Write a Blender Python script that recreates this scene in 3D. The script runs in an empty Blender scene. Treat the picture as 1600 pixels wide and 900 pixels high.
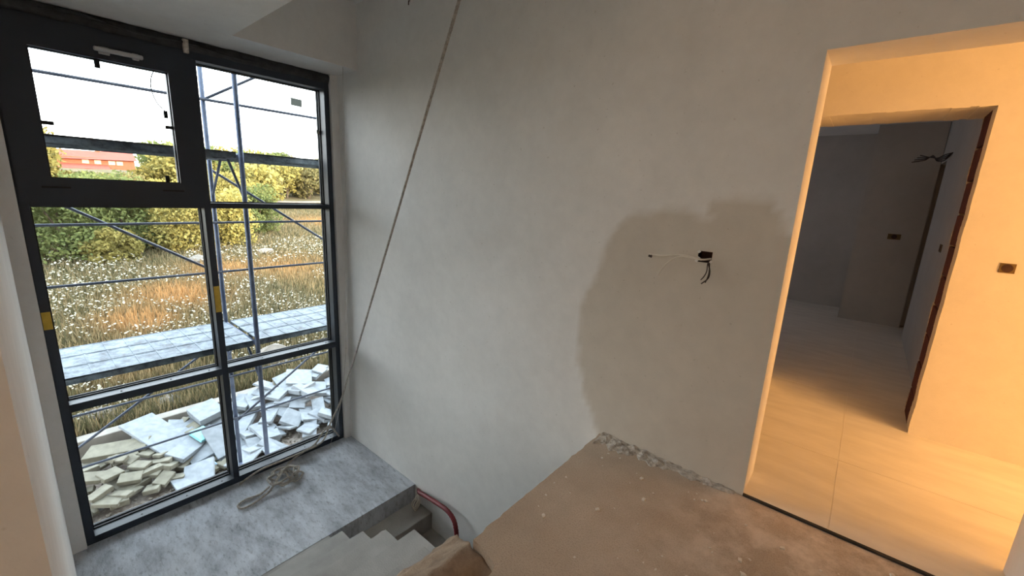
import bpy, bmesh, math, random
import numpy as np
from mathutils import Vector, Matrix, Euler, noise

scene = bpy.context.scene
C = scene.collection
random.seed(7)
RNG = np.random.default_rng(11)

# ------------------------------------------------------------------ camera
R = ((0.7616821604910127, 0.17451161102212331, -0.6240079999552938),
     (0.64624473331278, -0.13476183056580876, 0.751137133743264),
     (0.046989690946392326, -0.9753896383707464, -0.21542289178206472))
cam_data = bpy.data.cameras.new('camera')
cam_data.sensor_width = 36.0
cam_data.lens = 36.0 * 656.0 / 1600.0
cam_data.clip_start = 0.01
cam_data.clip_end = 600
cam = bpy.data.objects.new('camera', cam_data)
C.objects.link(cam)
cam.matrix_world = Matrix(((R[0][0], -R[0][1], -R[0][2], 0.0),
                           (R[1][0], -R[1][1], -R[1][2], 0.0),
                           (R[2][0], -R[2][1], -R[2][2], 1.5),
                           (0, 0, 0, 1)))
scene.camera = cam

# ------------------------------------------------------------------ world, sun, lights, exposure
SKY_STRENGTH = 8.8
EXPOSURE = 0.5
world = bpy.data.worlds.new('evening_sky')
scene.world = world
world.use_nodes = True
nt = world.node_tree
nt.nodes.clear()
w_out = nt.nodes.new('ShaderNodeOutputWorld')
w_bg = nt.nodes.new('ShaderNodeBackground')
w_tc = nt.nodes.new('ShaderNodeTexCoord')
w_sep = nt.nodes.new('ShaderNodeSeparateXYZ')
w_ramp = nt.nodes.new('ShaderNodeValToRGB')
nt.links.new(w_tc.outputs['Generated'], w_sep.inputs[0])
nt.links.new(w_sep.outputs['Z'], w_ramp.inputs['Fac'])
els = w_ramp.color_ramp.elements
els[0].position = 0.0; els[0].color = (0.76, 0.76, 0.72, 1)
els[1].position = 1.0; els[1].color = (0.40, 0.50, 0.60, 1)
e = els.new(0.08); e.color = (0.74, 0.76, 0.76, 1)
e = els.new(0.30); e.color = (0.64, 0.72, 0.79, 1)
nt.links.new(w_ramp.outputs['Color'], w_bg.inputs['Color'])
w_bg.inputs['Strength'].default_value = SKY_STRENGTH
nt.links.new(w_bg.outputs[0], w_out.inputs['Surface'])

sun_data = bpy.data.lights.new('evening_sun', 'SUN')
sun_data.energy = 4.6
sun_data.color = (1.0, 0.78, 0.48)
sun_data.angle = math.radians(0.8)
sun = bpy.data.objects.new('evening_sun', sun_data)
C.objects.link(sun)
SUN_EL, SUN_AZ = math.radians(14), math.radians(14)
sun_dir = Vector((-math.cos(SUN_EL) * math.cos(SUN_AZ), -math.cos(SUN_EL) * math.sin(SUN_AZ), -math.sin(SUN_EL)))
sun.rotation_euler = sun_dir.to_track_quat('-Z', 'Y').to_euler()
sun.location = (30, 10, 20)


def area_light(name, loc, direction, sx, sy, energy, color):
    d = bpy.data.lights.new(name, 'AREA')
    d.shape = 'RECTANGLE'
    d.size, d.size_y = sx, sy
    d.energy = energy
    d.color = color
    o = bpy.data.objects.new(name, d)
    C.objects.link(o)
    o.location = loc
    o.rotation_euler = Vector(direction).to_track_quat('-Z', 'Y').to_euler()
    return o


# sunset glow through the window of the room at the right-hand end of the hall
area_light('sunset_window_light', (4.45, 2.0, 1.35), (-1, 0, -0.12), 3.2, 2.3, 218, (1.0, 0.51, 0.170))
# fill lamp added behind the photographer to lift the dim interior; no window there
area_light('rear_fill_light', (0.2, -3.9, 1.6), (0, 1, -0.35), 1.6, 1.4, 22, (1.0, 0.80, 0.62))
# daylight through the window of the dark room beyond the hall
area_light('far_room_window_light', (-2.9, 6.6, 1.5), (1, 0, 0), 1.0, 1.2, 5.0, (0.88, 0.90, 1.0))

scene.view_settings.view_transform = 'Standard'
scene.view_settings.look = 'None'
scene.view_settings.gamma = 1.0
scene.view_settings.use_curve_mapping = False
scene.view_settings.exposure = EXPOSURE
scene.cycles.max_bounces = 10
scene.cycles.diffuse_bounces = 6
scene.cycles.transparent_max_bounces = 24
scene.cycles.caustics_reflective = False
scene.cycles.caustics_refractive = False
scene.cycles.sample_clamp_indirect = 6.0

# ------------------------------------------------------------------ materials


def srgb(r, g, b):
    f = lambda c: (c / 255 / 12.92) if c / 255 <= 0.04045 else ((c / 255 + 0.055) / 1.055) ** 2.4
    return (f(r), f(g), f(b), 1.0)


def new_mat(name):
    m = bpy.data.materials.new(name)
    m.use_nodes = True
    t = m.node_tree
    b = t.nodes['Principled BSDF']
    return m, t, b


def tex_noise(t, vec, scale, detail=4.0, rough=0.55):
    n = t.nodes.new('ShaderNodeTexNoise')
    n.inputs['Scale'].default_value = scale
    n.inputs['Detail'].default_value = detail
    n.inputs['Roughness'].default_value = rough
    t.links.new(vec, n.inputs['Vector'])
    return n


def ramp(t, fac, stops):
    r = t.nodes.new('ShaderNodeValToRGB')
    el = r.color_ramp.elements
    el[0].position, el[0].color = stops[0]
    el[1].position, el[1].color = stops[-1]
    for p, c in stops[1:-1]:
        k = el.new(p); k.color = c
    t.links.new(fac, r.inputs['Fac'])
    return r


def mix(t, mode, fac, a, b):
    n = t.nodes.new('ShaderNodeMix')
    n.data_type = 'RGBA'; n.blend_type = mode
    for sock, v in ((n.inputs[0], fac), (n.inputs[6], a), (n.inputs[7], b)):
        if hasattr(v, 'is_linked') or hasattr(v, 'links'):
            t.links.new(v, sock)
        else:
            sock.default_value = v
    return n.outputs[2]


def bump(t, b, height, strength, dist=0.01):
    n = t.nodes.new('ShaderNodeBump')
    n.inputs['Strength'].default_value = strength
    n.inputs['Distance'].default_value = dist
    t.links.new(height, n.inputs['Height'])
    t.links.new(n.outputs[0], b.inputs['Normal'])


def pm(name, c1, c2, scale=6.0, rough=0.85, bmp=0.2, bscale=60.0, metallic=0.0, coord='Object', stretch=None, bdist=0.01, spec=None):
    m, t, b = new_mat(name)
    tc = t.nodes.new('ShaderNodeTexCoord')
    vec = tc.outputs[coord]
    if stretch:
        mp = t.nodes.new('ShaderNodeMapping')
        mp.inputs['Scale'].default_value = stretch
        t.links.new(vec, mp.inputs['Vector'])
        vec = mp.outputs[0]
    n = tex_noise(t, vec, scale)
    r = ramp(t, n.outputs['Fac'], [(0.32, c1), (0.68, c2)])
    t.links.new(r.outputs[0], b.inputs['Base Color'])
    b.inputs['Roughness'].default_value = rough
    b.inputs['Metallic'].default_value = metallic
    if spec is not None:
        b.inputs['Specular IOR Level'].default_value = spec
    if bmp:
        n2 = tex_noise(t, vec, bscale, 3.0)
        bump(t, b, n2.outputs['Fac'], bmp, bdist)
    return m


def plaster(name, base, var=0.06, damp=False, speck=True, dampcol=(0.80, 0.75, 0.68, 1)):
    m, t, b = new_mat(name)
    tc = t.nodes.new('ShaderNodeTexCoord')
    vec = tc.outputs['Object']
    n1 = tex_noise(t, vec, 1.1, 5.0, 0.6)
    lo = tuple(c * (1 - var * 1.6) for c in base[:3]) + (1,)
    hi = tuple(min(1, c * (1 + var)) for c in base[:3]) + (1,)
    r1 = ramp(t, n1.outputs['Fac'], [(0.35, lo), (0.65, hi)])
    n2 = tex_noise(t, vec, 9.0, 6.0, 0.7)
    r2 = ramp(t, n2.outputs['Fac'], [(0.3, (0.93, 0.93, 0.93, 1)), (0.7, (1, 1, 1, 1))])
    col = mix(t, 'MULTIPLY', 1.0, r1.outputs[0], r2.outputs[0])
    if speck:
        n3 = tex_noise(t, vec, 38.0, 2.0)
        r3 = ramp(t, n3.outputs['Fac'], [(0.24, (0.72, 0.70, 0.66, 1)), (0.30, (1, 1, 1, 1))])
        col = mix(t, 'MULTIPLY', 0.6, col, r3.outputs[0])
    if damp:
        at = t.nodes.new('ShaderNodeAttribute')
        at.attribute_name = 'damp'
        dark = mix(t, 'MULTIPLY', 1.0, col, dampcol)
        col = mix(t, 'MIX', at.outputs['Fac'], col, dark)
    t.links.new(col, b.inputs['Base Color'])
    b.inputs['Roughness'].default_value = 0.93
    b.inputs['Specular IOR Level'].default_value = 0.2
    n4 = tex_noise(t, vec, 90.0, 3.0)
    bump(t, b, n4.outputs['Fac'], 0.18, 0.004)
    return m


M = {}
M['plaster_back'] = plaster('plaster_back', srgb(236, 234, 230), 0.035, damp=True)
M['plaster'] = plaster('plaster_white', srgb(236, 234, 231), 0.03)
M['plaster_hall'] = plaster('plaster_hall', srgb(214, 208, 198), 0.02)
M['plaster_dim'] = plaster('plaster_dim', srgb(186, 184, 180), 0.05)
M['ceiling'] = plaster('ceiling_plaster', srgb(236, 235, 233), 0.03)


def concrete_mat():
    m, t, b = new_mat('rough_concrete')
    tc = t.nodes.new('ShaderNodeTexCoord')
    mp = t.nodes.new('ShaderNodeMapping')
    mp.inputs['Rotation'].default_value = (0, 0, 0.5)
    mp.inputs['Scale'].default_value = (1.0, 2.6, 1.0)
    t.links.new(tc.outputs['Object'], mp.inputs['Vector'])
    n1 = tex_noise(t, mp.outputs[0], 2.2, 8.0, 0.68)
    r1 = ramp(t, n1.outputs['Fac'], [(0.30, srgb(150, 154, 160)), (0.46, srgb(192, 196, 202)), (0.58, srgb(214, 218, 224)), (0.75, srgb(232, 236, 242))])
    n2 = tex_noise(t, mp.outputs[0], 14.0, 6.0, 0.75)
    r2 = ramp(t, n2.outputs['Fac'], [(0.34, (0.50, 0.50, 0.50, 1)), (0.48, (1, 1, 1, 1))])
    col = mix(t, 'MULTIPLY', 0.75, r1.outputs[0], r2.outputs[0])
    t.links.new(col, b.inputs['Base Color'])
    b.inputs['Roughness'].default_value = 0.9
    b.inputs['Specular IOR Level'].default_value = 0.25
    n3 = tex_noise(t, mp.outputs[0], 22.0, 6.0, 0.7)
    bump(t, b, n3.outputs['Fac'], 0.45, 0.012)
    return m


M['concrete'] = concrete_mat()
M['step'] = pm('step_concrete', srgb(160, 157, 151), srgb(182, 179, 173), 5.0, 0.9, 0.25, 120.0)


def screed_mat():
    m, t, b = new_mat('brown_screed')
    tc = t.nodes.new('ShaderNodeTexCoord')
    v = tc.outputs['Object']
    n1 = tex_noise(t, v, 1.6, 6.0, 0.6)
    r1 = ramp(t, n1.outputs['Fac'], [(0.30, srgb(176, 158, 139)), (0.50, srgb(192, 174, 154)), (0.70, srgb(208, 190, 170))])
    n2 = tex_noise(t, v, 160.0, 3.0, 0.6)
    r2 = ramp(t, n2.outputs['Fac'], [(0.30, (0.72, 0.71, 0.70, 1)), (0.55, (1.0, 1.0, 1.0, 1))])
    col = mix(t, 'MULTIPLY', 0.9, r1.outputs[0], r2.outputs[0])
    # pale plaster dust scuffed over the screed towards the doorway
    sp = t.nodes.new('ShaderNodeSeparateXYZ'); t.links.new(v, sp.inputs[0])
    mr = t.nodes.new('ShaderNodeMapRange')
    mr.inputs['From Min'].default_value = -0.75; mr.inputs['From Max'].default_value = 0.0
    t.links.new(sp.outputs['X'], mr.inputs['Value'])
    n3 = tex_noise(t, v, 4.5, 8.0, 0.7)
    r3 = ramp(t, n3.outputs['Fac'], [(0.44, (0, 0, 0, 1)), (0.62, (1, 1, 1, 1))])
    mu = t.nodes.new('ShaderNodeMath'); mu.operation = 'MULTIPLY'
    t.links.new(mr.outputs[0], mu.inputs[0]); t.links.new(r3.outputs[0], mu.inputs[1])
    col = mix(t, 'MIX', mu.outputs[0], col, srgb(226, 211, 195))
    n5 = tex_noise(t, v, 9.0, 5.0, 0.8)
    r5 = ramp(t, n5.outputs['Fac'], [(0.66, (0, 0, 0, 1)), (0.74, (0.7, 0.7, 0.7, 1))])
    col = mix(t, 'MIX', r5.outputs[0], col, srgb(196, 186, 172))
    t.links.new(col, b.inputs['Base Color'])
    b.inputs['Roughness'].default_value = 0.95
    b.inputs['Specular IOR Level'].default_value = 0.15
    bump(t, b, n2.outputs['Fac'], 0.5, 0.006)
    return m


M['screed'] = screed_mat()
M['crumb'] = pm('white_plaster_crumb', srgb(214, 206, 194), srgb(230, 224, 214), 26.0, 0.95, 0.2, 90.0)
M['heap'] = pm('brown_mortar_heap', srgb(128, 106, 86), srgb(164, 140, 116), 14.0, 0.97, 0.6, 120.0)
M['mortar'] = pm('pale_mortar', srgb(150, 140, 128), srgb(220, 212, 200), 34.0, 0.95, 0.5, 90.0)
M['tile'] = pm('stone_tile', srgb(216, 211, 202), srgb(230, 225, 216), 3.0, 0.42, 0.05, 30.0, stretch=(1.0, 3.0, 1.0))
M['grout'] = pm('tile_grout', srgb(228, 224, 216), srgb(234, 230, 222), 8.0, 0.9, 0.1)
M['edge_dark'] = pm('dark_edge_strip', srgb(30, 27, 24), srgb(48, 44, 40), 20.0, 0.8, 0.2)
M['alu'] = pm('anthracite_frame', srgb(34, 43, 55), srgb(40, 49, 61), 3.0, 0.46, 0.03, 200.0, spec=0.55)
M['rubber'] = pm('black_gasket', srgb(16, 16, 17), srgb(24, 24, 25), 8.0, 0.7, 0.1)
M['membrane'] = pm('black_membrane', srgb(30, 31, 34), srgb(62, 62, 64), 14.0, 0.6, 0.7, 26.0)
M['white_metal'] = pm('pale_grey_metal', srgb(176, 176, 176), srgb(196, 196, 196), 6.0, 0.4, 0.05, metallic=0.2)
M['yellow_tape'] = pm('yellow_tape', srgb(196, 160, 52), srgb(214, 178, 70), 20.0, 0.6, 0.2)
M['sticker'] = None
M['rope'] = pm('hemp_rope', srgb(160, 152, 142), srgb(206, 200, 190), 40.0, 0.9, 0.3, 400.0)
M['string'] = pm('pale_string', srgb(190, 186, 178), srgb(206, 202, 194), 40.0, 0.9, 0.0)
M['red_conduit'] = pm('red_conduit', srgb(104, 24, 28), srgb(126, 34, 38), 10.0, 0.5, 0.1)
M['wire_white'] = pm('white_wire', srgb(222, 214, 200), srgb(236, 230, 218), 10.0, 0.6, 0.0)
M['wire_dark'] = pm('dark_wire', srgb(44, 32, 26), srgb(70, 52, 42), 10.0, 0.6, 0.0)
M['box_dark'] = pm('dark_socket_box', srgb(46, 26, 20), srgb(66, 38, 28), 20.0, 0.8, 0.2)
M['box_olive'] = pm('olive_socket_box', srgb(92, 74, 40), srgb(112, 90, 52), 20.0, 0.8, 0.2)
M['brick'] = pm('clay_block', srgb(62, 22, 16), srgb(86, 34, 24), 9.0, 0.92, 0.5, 40.0)
M['scaf'] = pm('blue_grey_steel', srgb(66, 78, 102), srgb(92, 102, 122), 9.0, 0.5, 0.15, 60.0, metallic=0.35)
M['scaf_thin'] = pm('dark_steel_tube', srgb(50, 55, 68), srgb(70, 76, 88), 9.0, 0.5, 0.15, 60.0, metallic=0.35)
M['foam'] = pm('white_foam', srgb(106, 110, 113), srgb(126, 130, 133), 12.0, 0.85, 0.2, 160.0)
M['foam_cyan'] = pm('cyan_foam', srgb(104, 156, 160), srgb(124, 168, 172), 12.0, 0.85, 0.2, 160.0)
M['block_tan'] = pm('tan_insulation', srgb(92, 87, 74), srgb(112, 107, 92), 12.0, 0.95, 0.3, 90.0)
M['bag_blue'] = pm('pale_blue_plastic', srgb(120, 176, 220), srgb(196, 220, 238), 8.0, 0.35, 0.4, 24.0)
M['cloth_red'] = pm('red_plastic', srgb(196, 52, 66), srgb(214, 76, 84), 8.0, 0.5, 0.4, 24.0)
M['wallstone'] = pm('outdoor_concrete', srgb(112, 105, 96), srgb(132, 126, 117), 3.0, 0.92, 0.3, 60.0)
M['gravel'] = pm('gravel_yard', srgb(92, 78, 66), srgb(142, 132, 122), 30.0, 0.95, 0.6, 80.0)
M['facade'] = pm('facade_render', srgb(206, 202, 194), srgb(216, 212, 204), 2.0, 0.95, 0.1)
M['rock'] = pm('pale_rock', srgb(96, 88, 78), srgb(120, 112, 102), 4.0, 0.95, 0.5, 14.0)
M['bark'] = pm('bark', srgb(72, 58, 44), srgb(108, 90, 70), 8.0, 0.95, 0.5, 30.0)
M['roof_tile'] = pm('red_roof_tile', srgb(146, 58, 42), srgb(162, 70, 52), 3.0, 0.8, 0.2)
M['house_wall'] = pm('peach_house_wall', srgb(146, 86, 58), srgb(156, 94, 66), 2.0, 0.9, 0.1)
M['house_window'] = pm('house_window', srgb(166, 152, 124), srgb(176, 162, 136), 2.0, 0.5, 0.0)
M['pole_wood'] = pm('pale_pole', srgb(200, 180, 140), srgb(214, 196, 156), 4.0, 0.9, 0.1)


def glass_mat():
    m = bpy.data.materials.new('window_glass')
    m.use_nodes = True
    t = m.node_tree
    t.nodes.clear()
    o = t.nodes.new('ShaderNodeOutputMaterial')
    tr = t.nodes.new('ShaderNodeBsdfTransparent')
    tr.inputs[0].default_value = (0.97, 0.98, 0.98, 1)
    gl = t.nodes.new('ShaderNodeBsdfGlossy')
    gl.inputs['Roughness'].default_value = 0.02
    fr = t.nodes.new('ShaderNodeFresnel')
    fr.inputs['IOR'].default_value = 1.35
    mx = t.nodes.new('ShaderNodeMixShader')
    t.links.new(fr.outputs[0], mx.inputs[0])
    t.links.new(tr.outputs[0], mx.inputs[1])
    t.links.new(gl.outputs[0], mx.inputs[2])
    t.links.new(mx.outputs[0], o.inputs[0])
    return m


M['glass'] = glass_mat()


def leaf_mat(name, c1, c2, c3):
    m, t, b = new_mat(name)
    oi = t.nodes.new('ShaderNodeObjectInfo')
    tc = t.nodes.new('ShaderNodeTexCoord')
    n = tex_noise(t, tc.outputs['Object'], 2.2, 3.0, 0.7)
    r = ramp(t, n.outputs['Fac'], [(0.30, c1), (0.5, c2), (0.70, c3)])
    hs = t.nodes.new('ShaderNodeHueSaturation')
    mr = t.nodes.new('ShaderNodeMapRange')
    mr.inputs['To Min'].default_value = 0.72; mr.inputs['To Max'].default_value = 1.2
    t.links.new(oi.outputs['Random'], mr.inputs['Value'])
    t.links.new(mr.outputs[0], hs.inputs['Value'])
    t.links.new(r.outputs[0], hs.inputs['Color'])
    t.links.new(hs.outputs[0], b.inputs['Base Color'])
    b.inputs['Roughness'].default_value = 0.8
    b.inputs['Specular IOR Level'].default_value = 0.1
    tl = t.nodes.new('ShaderNodeBsdfTranslucent')
    t.links.new(hs.outputs[0], tl.inputs[0])
    mx = t.nodes.new('ShaderNodeMixShader')
    mx.inputs[0].default_value = 0.3
    t.links.new(b.outputs[0], mx.inputs[1]); t.links.new(tl.outputs[0], mx.inputs[2])
    t.links.new(mx.outputs[0], t.nodes['Material Output'].inputs[0])
    return m


M['leaf_green'] = leaf_mat('leaf_green', srgb(80, 88, 52), srgb(106, 113, 66), srgb(134, 136, 80))
M['leaf_yellow'] = leaf_mat('leaf_yellow', srgb(116, 108, 60), srgb(148, 136, 76), srgb(176, 160, 94))
M['leaf_olive'] = leaf_mat('leaf_olive', srgb(98, 94, 62), srgb(130, 120, 78), srgb(158, 142, 94))


def attr_mat(name, attr, rough=0.9, transl=0.25):
    m, t, b = new_mat(name)
    at = t.nodes.new('ShaderNodeAttribute')
    at.attribute_name = attr
    t.links.new(at.outputs['Color'], b.inputs['Base Color'])
    b.inputs['Roughness'].default_value = rough
    b.inputs['Specular IOR Level'].default_value = 0.1
    tl = t.nodes.new('ShaderNodeBsdfTranslucent')
    t.links.new(at.outputs['Color'], tl.inputs[0])
    mx = t.nodes.new('ShaderNodeMixShader')
    mx.inputs[0].default_value = transl
    t.links.new(b.outputs[0], mx.inputs[1]); t.links.new(tl.outputs[0], mx.inputs[2])
    t.links.new(mx.outputs[0], t.nodes['Material Output'].inputs[0])
    return m


M['sticker'] = leaf_mat('grey_sticker', srgb(138, 142, 136), srgb(150, 154, 146), srgb(164, 168, 160))
M['weeds'] = attr_mat('weed_blades', 'tint')


def deck_mat():
    m, t, b = new_mat('splattered_deck_steel')
    tc = t.nodes.new('ShaderNodeTexCoord')
    v = tc.outputs['Object']
    n1 = tex_noise(t, v, 7.0, 6.0, 0.75)
    r1 = ramp(t, n1.outputs['Fac'], [(0.36, srgb(40, 48, 56)), (0.46, srgb(80, 92, 102)), (0.60, srgb(114, 126, 134))])
    mp = t.nodes.new('ShaderNodeMapping')
    mp.inputs['Scale'].default_value = (20.0, 9.0, 1.0)
    t.links.new(v, mp.inputs['Vector'])
    vo = t.nodes.new('ShaderNodeTexVoronoi')
    vo.inputs['Scale'].default_value = 1.0
    vo.inputs['Randomness'].default_value = 0.25
    t.links.new(mp.outputs[0], vo.inputs['Vector'])
    r2 = ramp(t, vo.outputs['Distance'], [(0.16, (0.30, 0.36, 0.42, 1)), (0.24, (1, 1, 1, 1))])
    col = mix(t, 'MULTIPLY', 0.85, r1.outputs[0], r2.outputs[0])
    t.links.new(col, b.inputs['Base Color'])
    b.inputs['Roughness'].default_value = 0.6
    b.inputs['Metallic'].default_value = 0.1
    return m


M['deck'] = deck_mat()


def ground_mat():
    m, t, b = new_mat('dry_field')
    tc = t.nodes.new('ShaderNodeTexCoord')
    v = tc.outputs['Object']
    n1 = tex_noise(t, v, 0.22, 6.0, 0.65)
    r1 = ramp(t, n1.outputs['Fac'], [(0.30, srgb(82, 80, 50)), (0.45, srgb(106, 94, 66)), (0.58, srgb(118, 104, 78)), (0.72, srgb(88, 92, 54))])
    n2 = tex_noise(t, v, 4.0, 6.0, 0.7)
    r2 = ramp(t, n2.outputs['Fac'], [(0.3, (0.6, 0.58, 0.55, 1)), (0.65, (1, 1, 1, 1))])
    col = mix(t, 'MULTIPLY', 0.9, r1.outputs[0], r2.outputs[0])
    t.links.new(col, b.inputs['Base Color'])
    b.inputs['Roughness'].default_value = 0.95
    b.inputs['Specular IOR Level'].default_value = 0.1
    return m


M['ground'] = ground_mat()

# ------------------------------------------------------------------ mesh helpers
ORG = {}


class MB:
    def __init__(self):
        self.v = []; self.f = []

    def add(self, vs, fs):
        o = len(self.v)
        self.v += [tuple(p) for p in vs]
        self.f += [tuple(i + o for i in q) for q in fs]
        return self

    def box(self, x0, x1, y0, y1, z0, z1):
        x0, x1 = min(x0, x1), max(x0, x1); y0, y1 = min(y0, y1), max(y0, y1); z0, z1 = min(z0, z1), max(z0, z1)
        vs = [(x0, y0, z0), (x1, y0, z0), (x1, y1, z0), (x0, y1, z0), (x0, y0, z1), (x1, y0, z1), (x1, y1, z1), (x0, y1, z1)]
        return self.add(vs, [(0, 3, 2, 1), (4, 5, 6, 7), (0, 1, 5, 4), (1, 2, 6, 5), (2, 3, 7, 6), (3, 0, 4, 7)])

    def obox(self, c, s, rot=(0, 0, 0), jit=0.0):
        m = Euler(rot).to_matrix()
        vs = []
        for sz in (-.5, .5):
            for sx, sy in ((-.5, -.5), (.5, -.5), (.5, .5), (-.5, .5)):
                p = Vector((sx * s[0], sy * s[1], sz * s[2]))
                if jit:
                    p += Vector((random.uniform(-jit, jit), random.uniform(-jit, jit), random.uniform(-jit, jit) * .2))
                vs.append(Vector(c) + m @ p)
        return self.add(vs, [(0, 3, 2, 1), (4, 5, 6, 7), (0, 1, 5, 4), (1, 2, 6, 5), (2, 3, 7, 6), (3, 0, 4, 7)])

    def tube(self, pts, r, n=8, cap=True):
        pts = [Vector(p) for p in pts]
        rs = r if isinstance(r, (list, tuple)) else [r] * len(pts)
        up = Vector((0, 0, 1)); prev = None; vs = []
        for i, p in enumerate(pts):
            d = (pts[min(i + 1, len(pts) - 1)] - pts[max(i - 1, 0)])
            if d.length < 1e-9: d = Vector((0, 0, 1))
            d.normalize()
            if prev is None:
                a = d.cross(up)
                if a.length < 1e-3: a = d.cross(Vector((1, 0, 0)))
            else:
                a = prev - d * prev.dot(d)
            a.normalize(); prev = a
            b = d.cross(a)
            for k in range(n):
                t = 2 * math.pi * k / n
                vs.append(p + (a * math.cos(t) + b * math.sin(t)) * rs[i])
        fs = []
        for i in range(len(pts) - 1):
            for k in range(n):
                fs.append((i * n + k, i * n + (k + 1) % n, (i + 1) * n + (k + 1) % n, (i + 1) * n + k))
        if cap:
            fs.append(tuple(range(n - 1, -1, -1)))
            fs.append(tuple(range((len(pts) - 1) * n, len(pts) * n)))
        return self.add(vs, fs)

    def prism(self, poly, z0, z1):
        n = len(poly)
        vs = [(x, y, z0) for x, y in poly] + [(x, y, z1) for x, y in poly]
        fs = [tuple(range(n - 1, -1, -1)), tuple(range(n, 2 * n))]
        fs += [(i, (i + 1) % n, n + (i + 1) % n, n + i) for i in range(n)]
        return self.add(vs, fs)

    def build(self, name, mat, parent=None, smooth=False, bevel=0.0, origin=None):
        if parent is not None:
            org = ORG[parent]
        else:
            org = Vector(origin) if origin is not None else Vector((0, 0, 0))
        me = bpy.data.meshes.new(name)
        me.from_pydata([tuple(Vector(p) - org) for p in self.v], [], self.f)
        me.update()
        if smooth:
            me.polygons.foreach_set('use_smooth', [True] * len(me.polygons))
        me.materials.append(M[mat] if isinstance(mat, str) else mat)
        o = bpy.data.objects.new(name, me)
        C.objects.link(o)
        if parent is not None:
            o.parent = parent
            ORG[o] = org
        else:
            o.location = org
            ORG[o] = org
        if bevel:
            bm = bmesh.new(); bm.from_mesh(me)
            bmesh.ops.bevel(bm, geom=bm.edges[:], offset=bevel, segments=1, affect='EDGES', clamp_overlap=True)
            bm.to_mesh(me); bm.free()
        return o


def tag(o, label=None, cat=None, group=None, kind=None):
    if label: o['label'] = label
    if cat: o['category'] = cat
    if group: o['group'] = group
    if kind: o['kind'] = kind
    return o


def thing(name, loc, label, cat, group=None, kind=None):
    o = bpy.data.objects.new(name, None)
    o.empty_display_size = 0.1
    C.objects.link(o)
    o.location = loc
    ORG[o] = Vector(loc)
    return tag(o, label, cat, group, kind)


def struct(o, label):
    return tag(o, label, None, None, 'structure')


def catmull(pts, step=0.02):
    P = [Vector(p) for p in pts]
    P = [P[0] * 2 - P[1]] + P + [P[-1] * 2 - P[-2]]
    out = []
    for i in range(1, len(P) - 2):
        n = max(2, int((P[i + 1] - P[i]).length / step))
        for k in range(n):
            t = k / n
            a, b, c, d = P[i - 1], P[i], P[i + 1], P[i + 2]
            out.append(0.5 * ((2 * b) + (c - a) * t + (2 * a - 5 * b + 4 * c - d) * t * t + (3 * b - a - 3 * c + d) * t ** 3))
    out.append(P[-2])
    return out


# ------------------------------------------------------------------ the setting: shell of the house
D, DH = 2.32, 2.58          # stair side and hall side of the wall with the doorway
L = -1.432                  # landing
XW = -4.37                  # inner face of the window frame
DX0, DX1, DZ = -0.267, 0.70, 2.16

# back wall, its stair-side skin is a grid that carries the damp stain
DAMP = [(-1.12, -.02), (-1.25, .21), (-1.32, .46), (-1.35, .81), (-1.27, .97), (-1.22, 1.15), (-1.19, 1.28), (-1.07, 1.42), (-.90, 1.45), (-.73, 1.46),
        (-.62, 1.42), (-.64, 1.47), (-.63, 1.52), (-.37, 1.53), (-.31, 1.46), (-.30, 1.38), (-.10, 1.33), (-.10, -.02)]


def poly_sd(x, z, poly):
    inside = False; best = 1e9
    n = len(poly)
    for i in range(n):
        x0, z0 = poly[i]; x1, z1 = poly[(i + 1) % n]
        if (z0 > z) != (z1 > z) and x < (x1 - x0) * (z - z0) / (z1 - z0) + x0:
            inside = not inside
        dx, dz = x1 - x0, z1 - z0
        t = max(0, min(1, ((x - x0) * dx + (z - z0) * dz) / (dx * dx + dz * dz)))
        best = min(best, math.hypot(x - x0 - t * dx, z - z0 - t * dz))
    return best if inside else -best


def grid_lines(a, b, step, keep):
    ks = sorted(set([a, b] + [k for k in keep if a < k < b]))
    out = []
    for p, q in zip(ks[:-1], ks[1:]):
        n = max(1, round((q - p) / step))
        out += [p + (q - p) * i / n for i in range(n)]
    return out + [b]


BOXH = (-0.664, -0.594, 1.204, 1.262)       # hole of the socket box
gx = grid_lines(-4.72, 1.5, 0.035, [-1.5, DX0, DX1, BOXH[0], BOXH[1]])
gz = grid_lines(-3.0, 3.3, 0.035, [0.0, DZ, BOXH[2], BOXH[3]])
mb = MB()
idx = {}
for i, x in enumerate(gx):
    for j, z in enumerate(gz):
        idx[i, j] = len(mb.v)
        mb.v.append((x, D, z))
for i in range(len(gx) - 1):
    for j in range(len(gz) - 1):
        cx, cz = (gx[i] + gx[i + 1]) / 2, (gz[j] + gz[j + 1]) / 2
        if DX0 < cx < DX1 and 0 < cz < DZ: continue
        if BOXH[0] < cx < BOXH[1] and BOXH[2] < cz < BOXH[3]: continue
        mb.f.append((idx[i, j], idx[i + 1, j], idx[i + 1, j + 1], idx[i, j + 1]))
nskin = len(mb.v)
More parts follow.
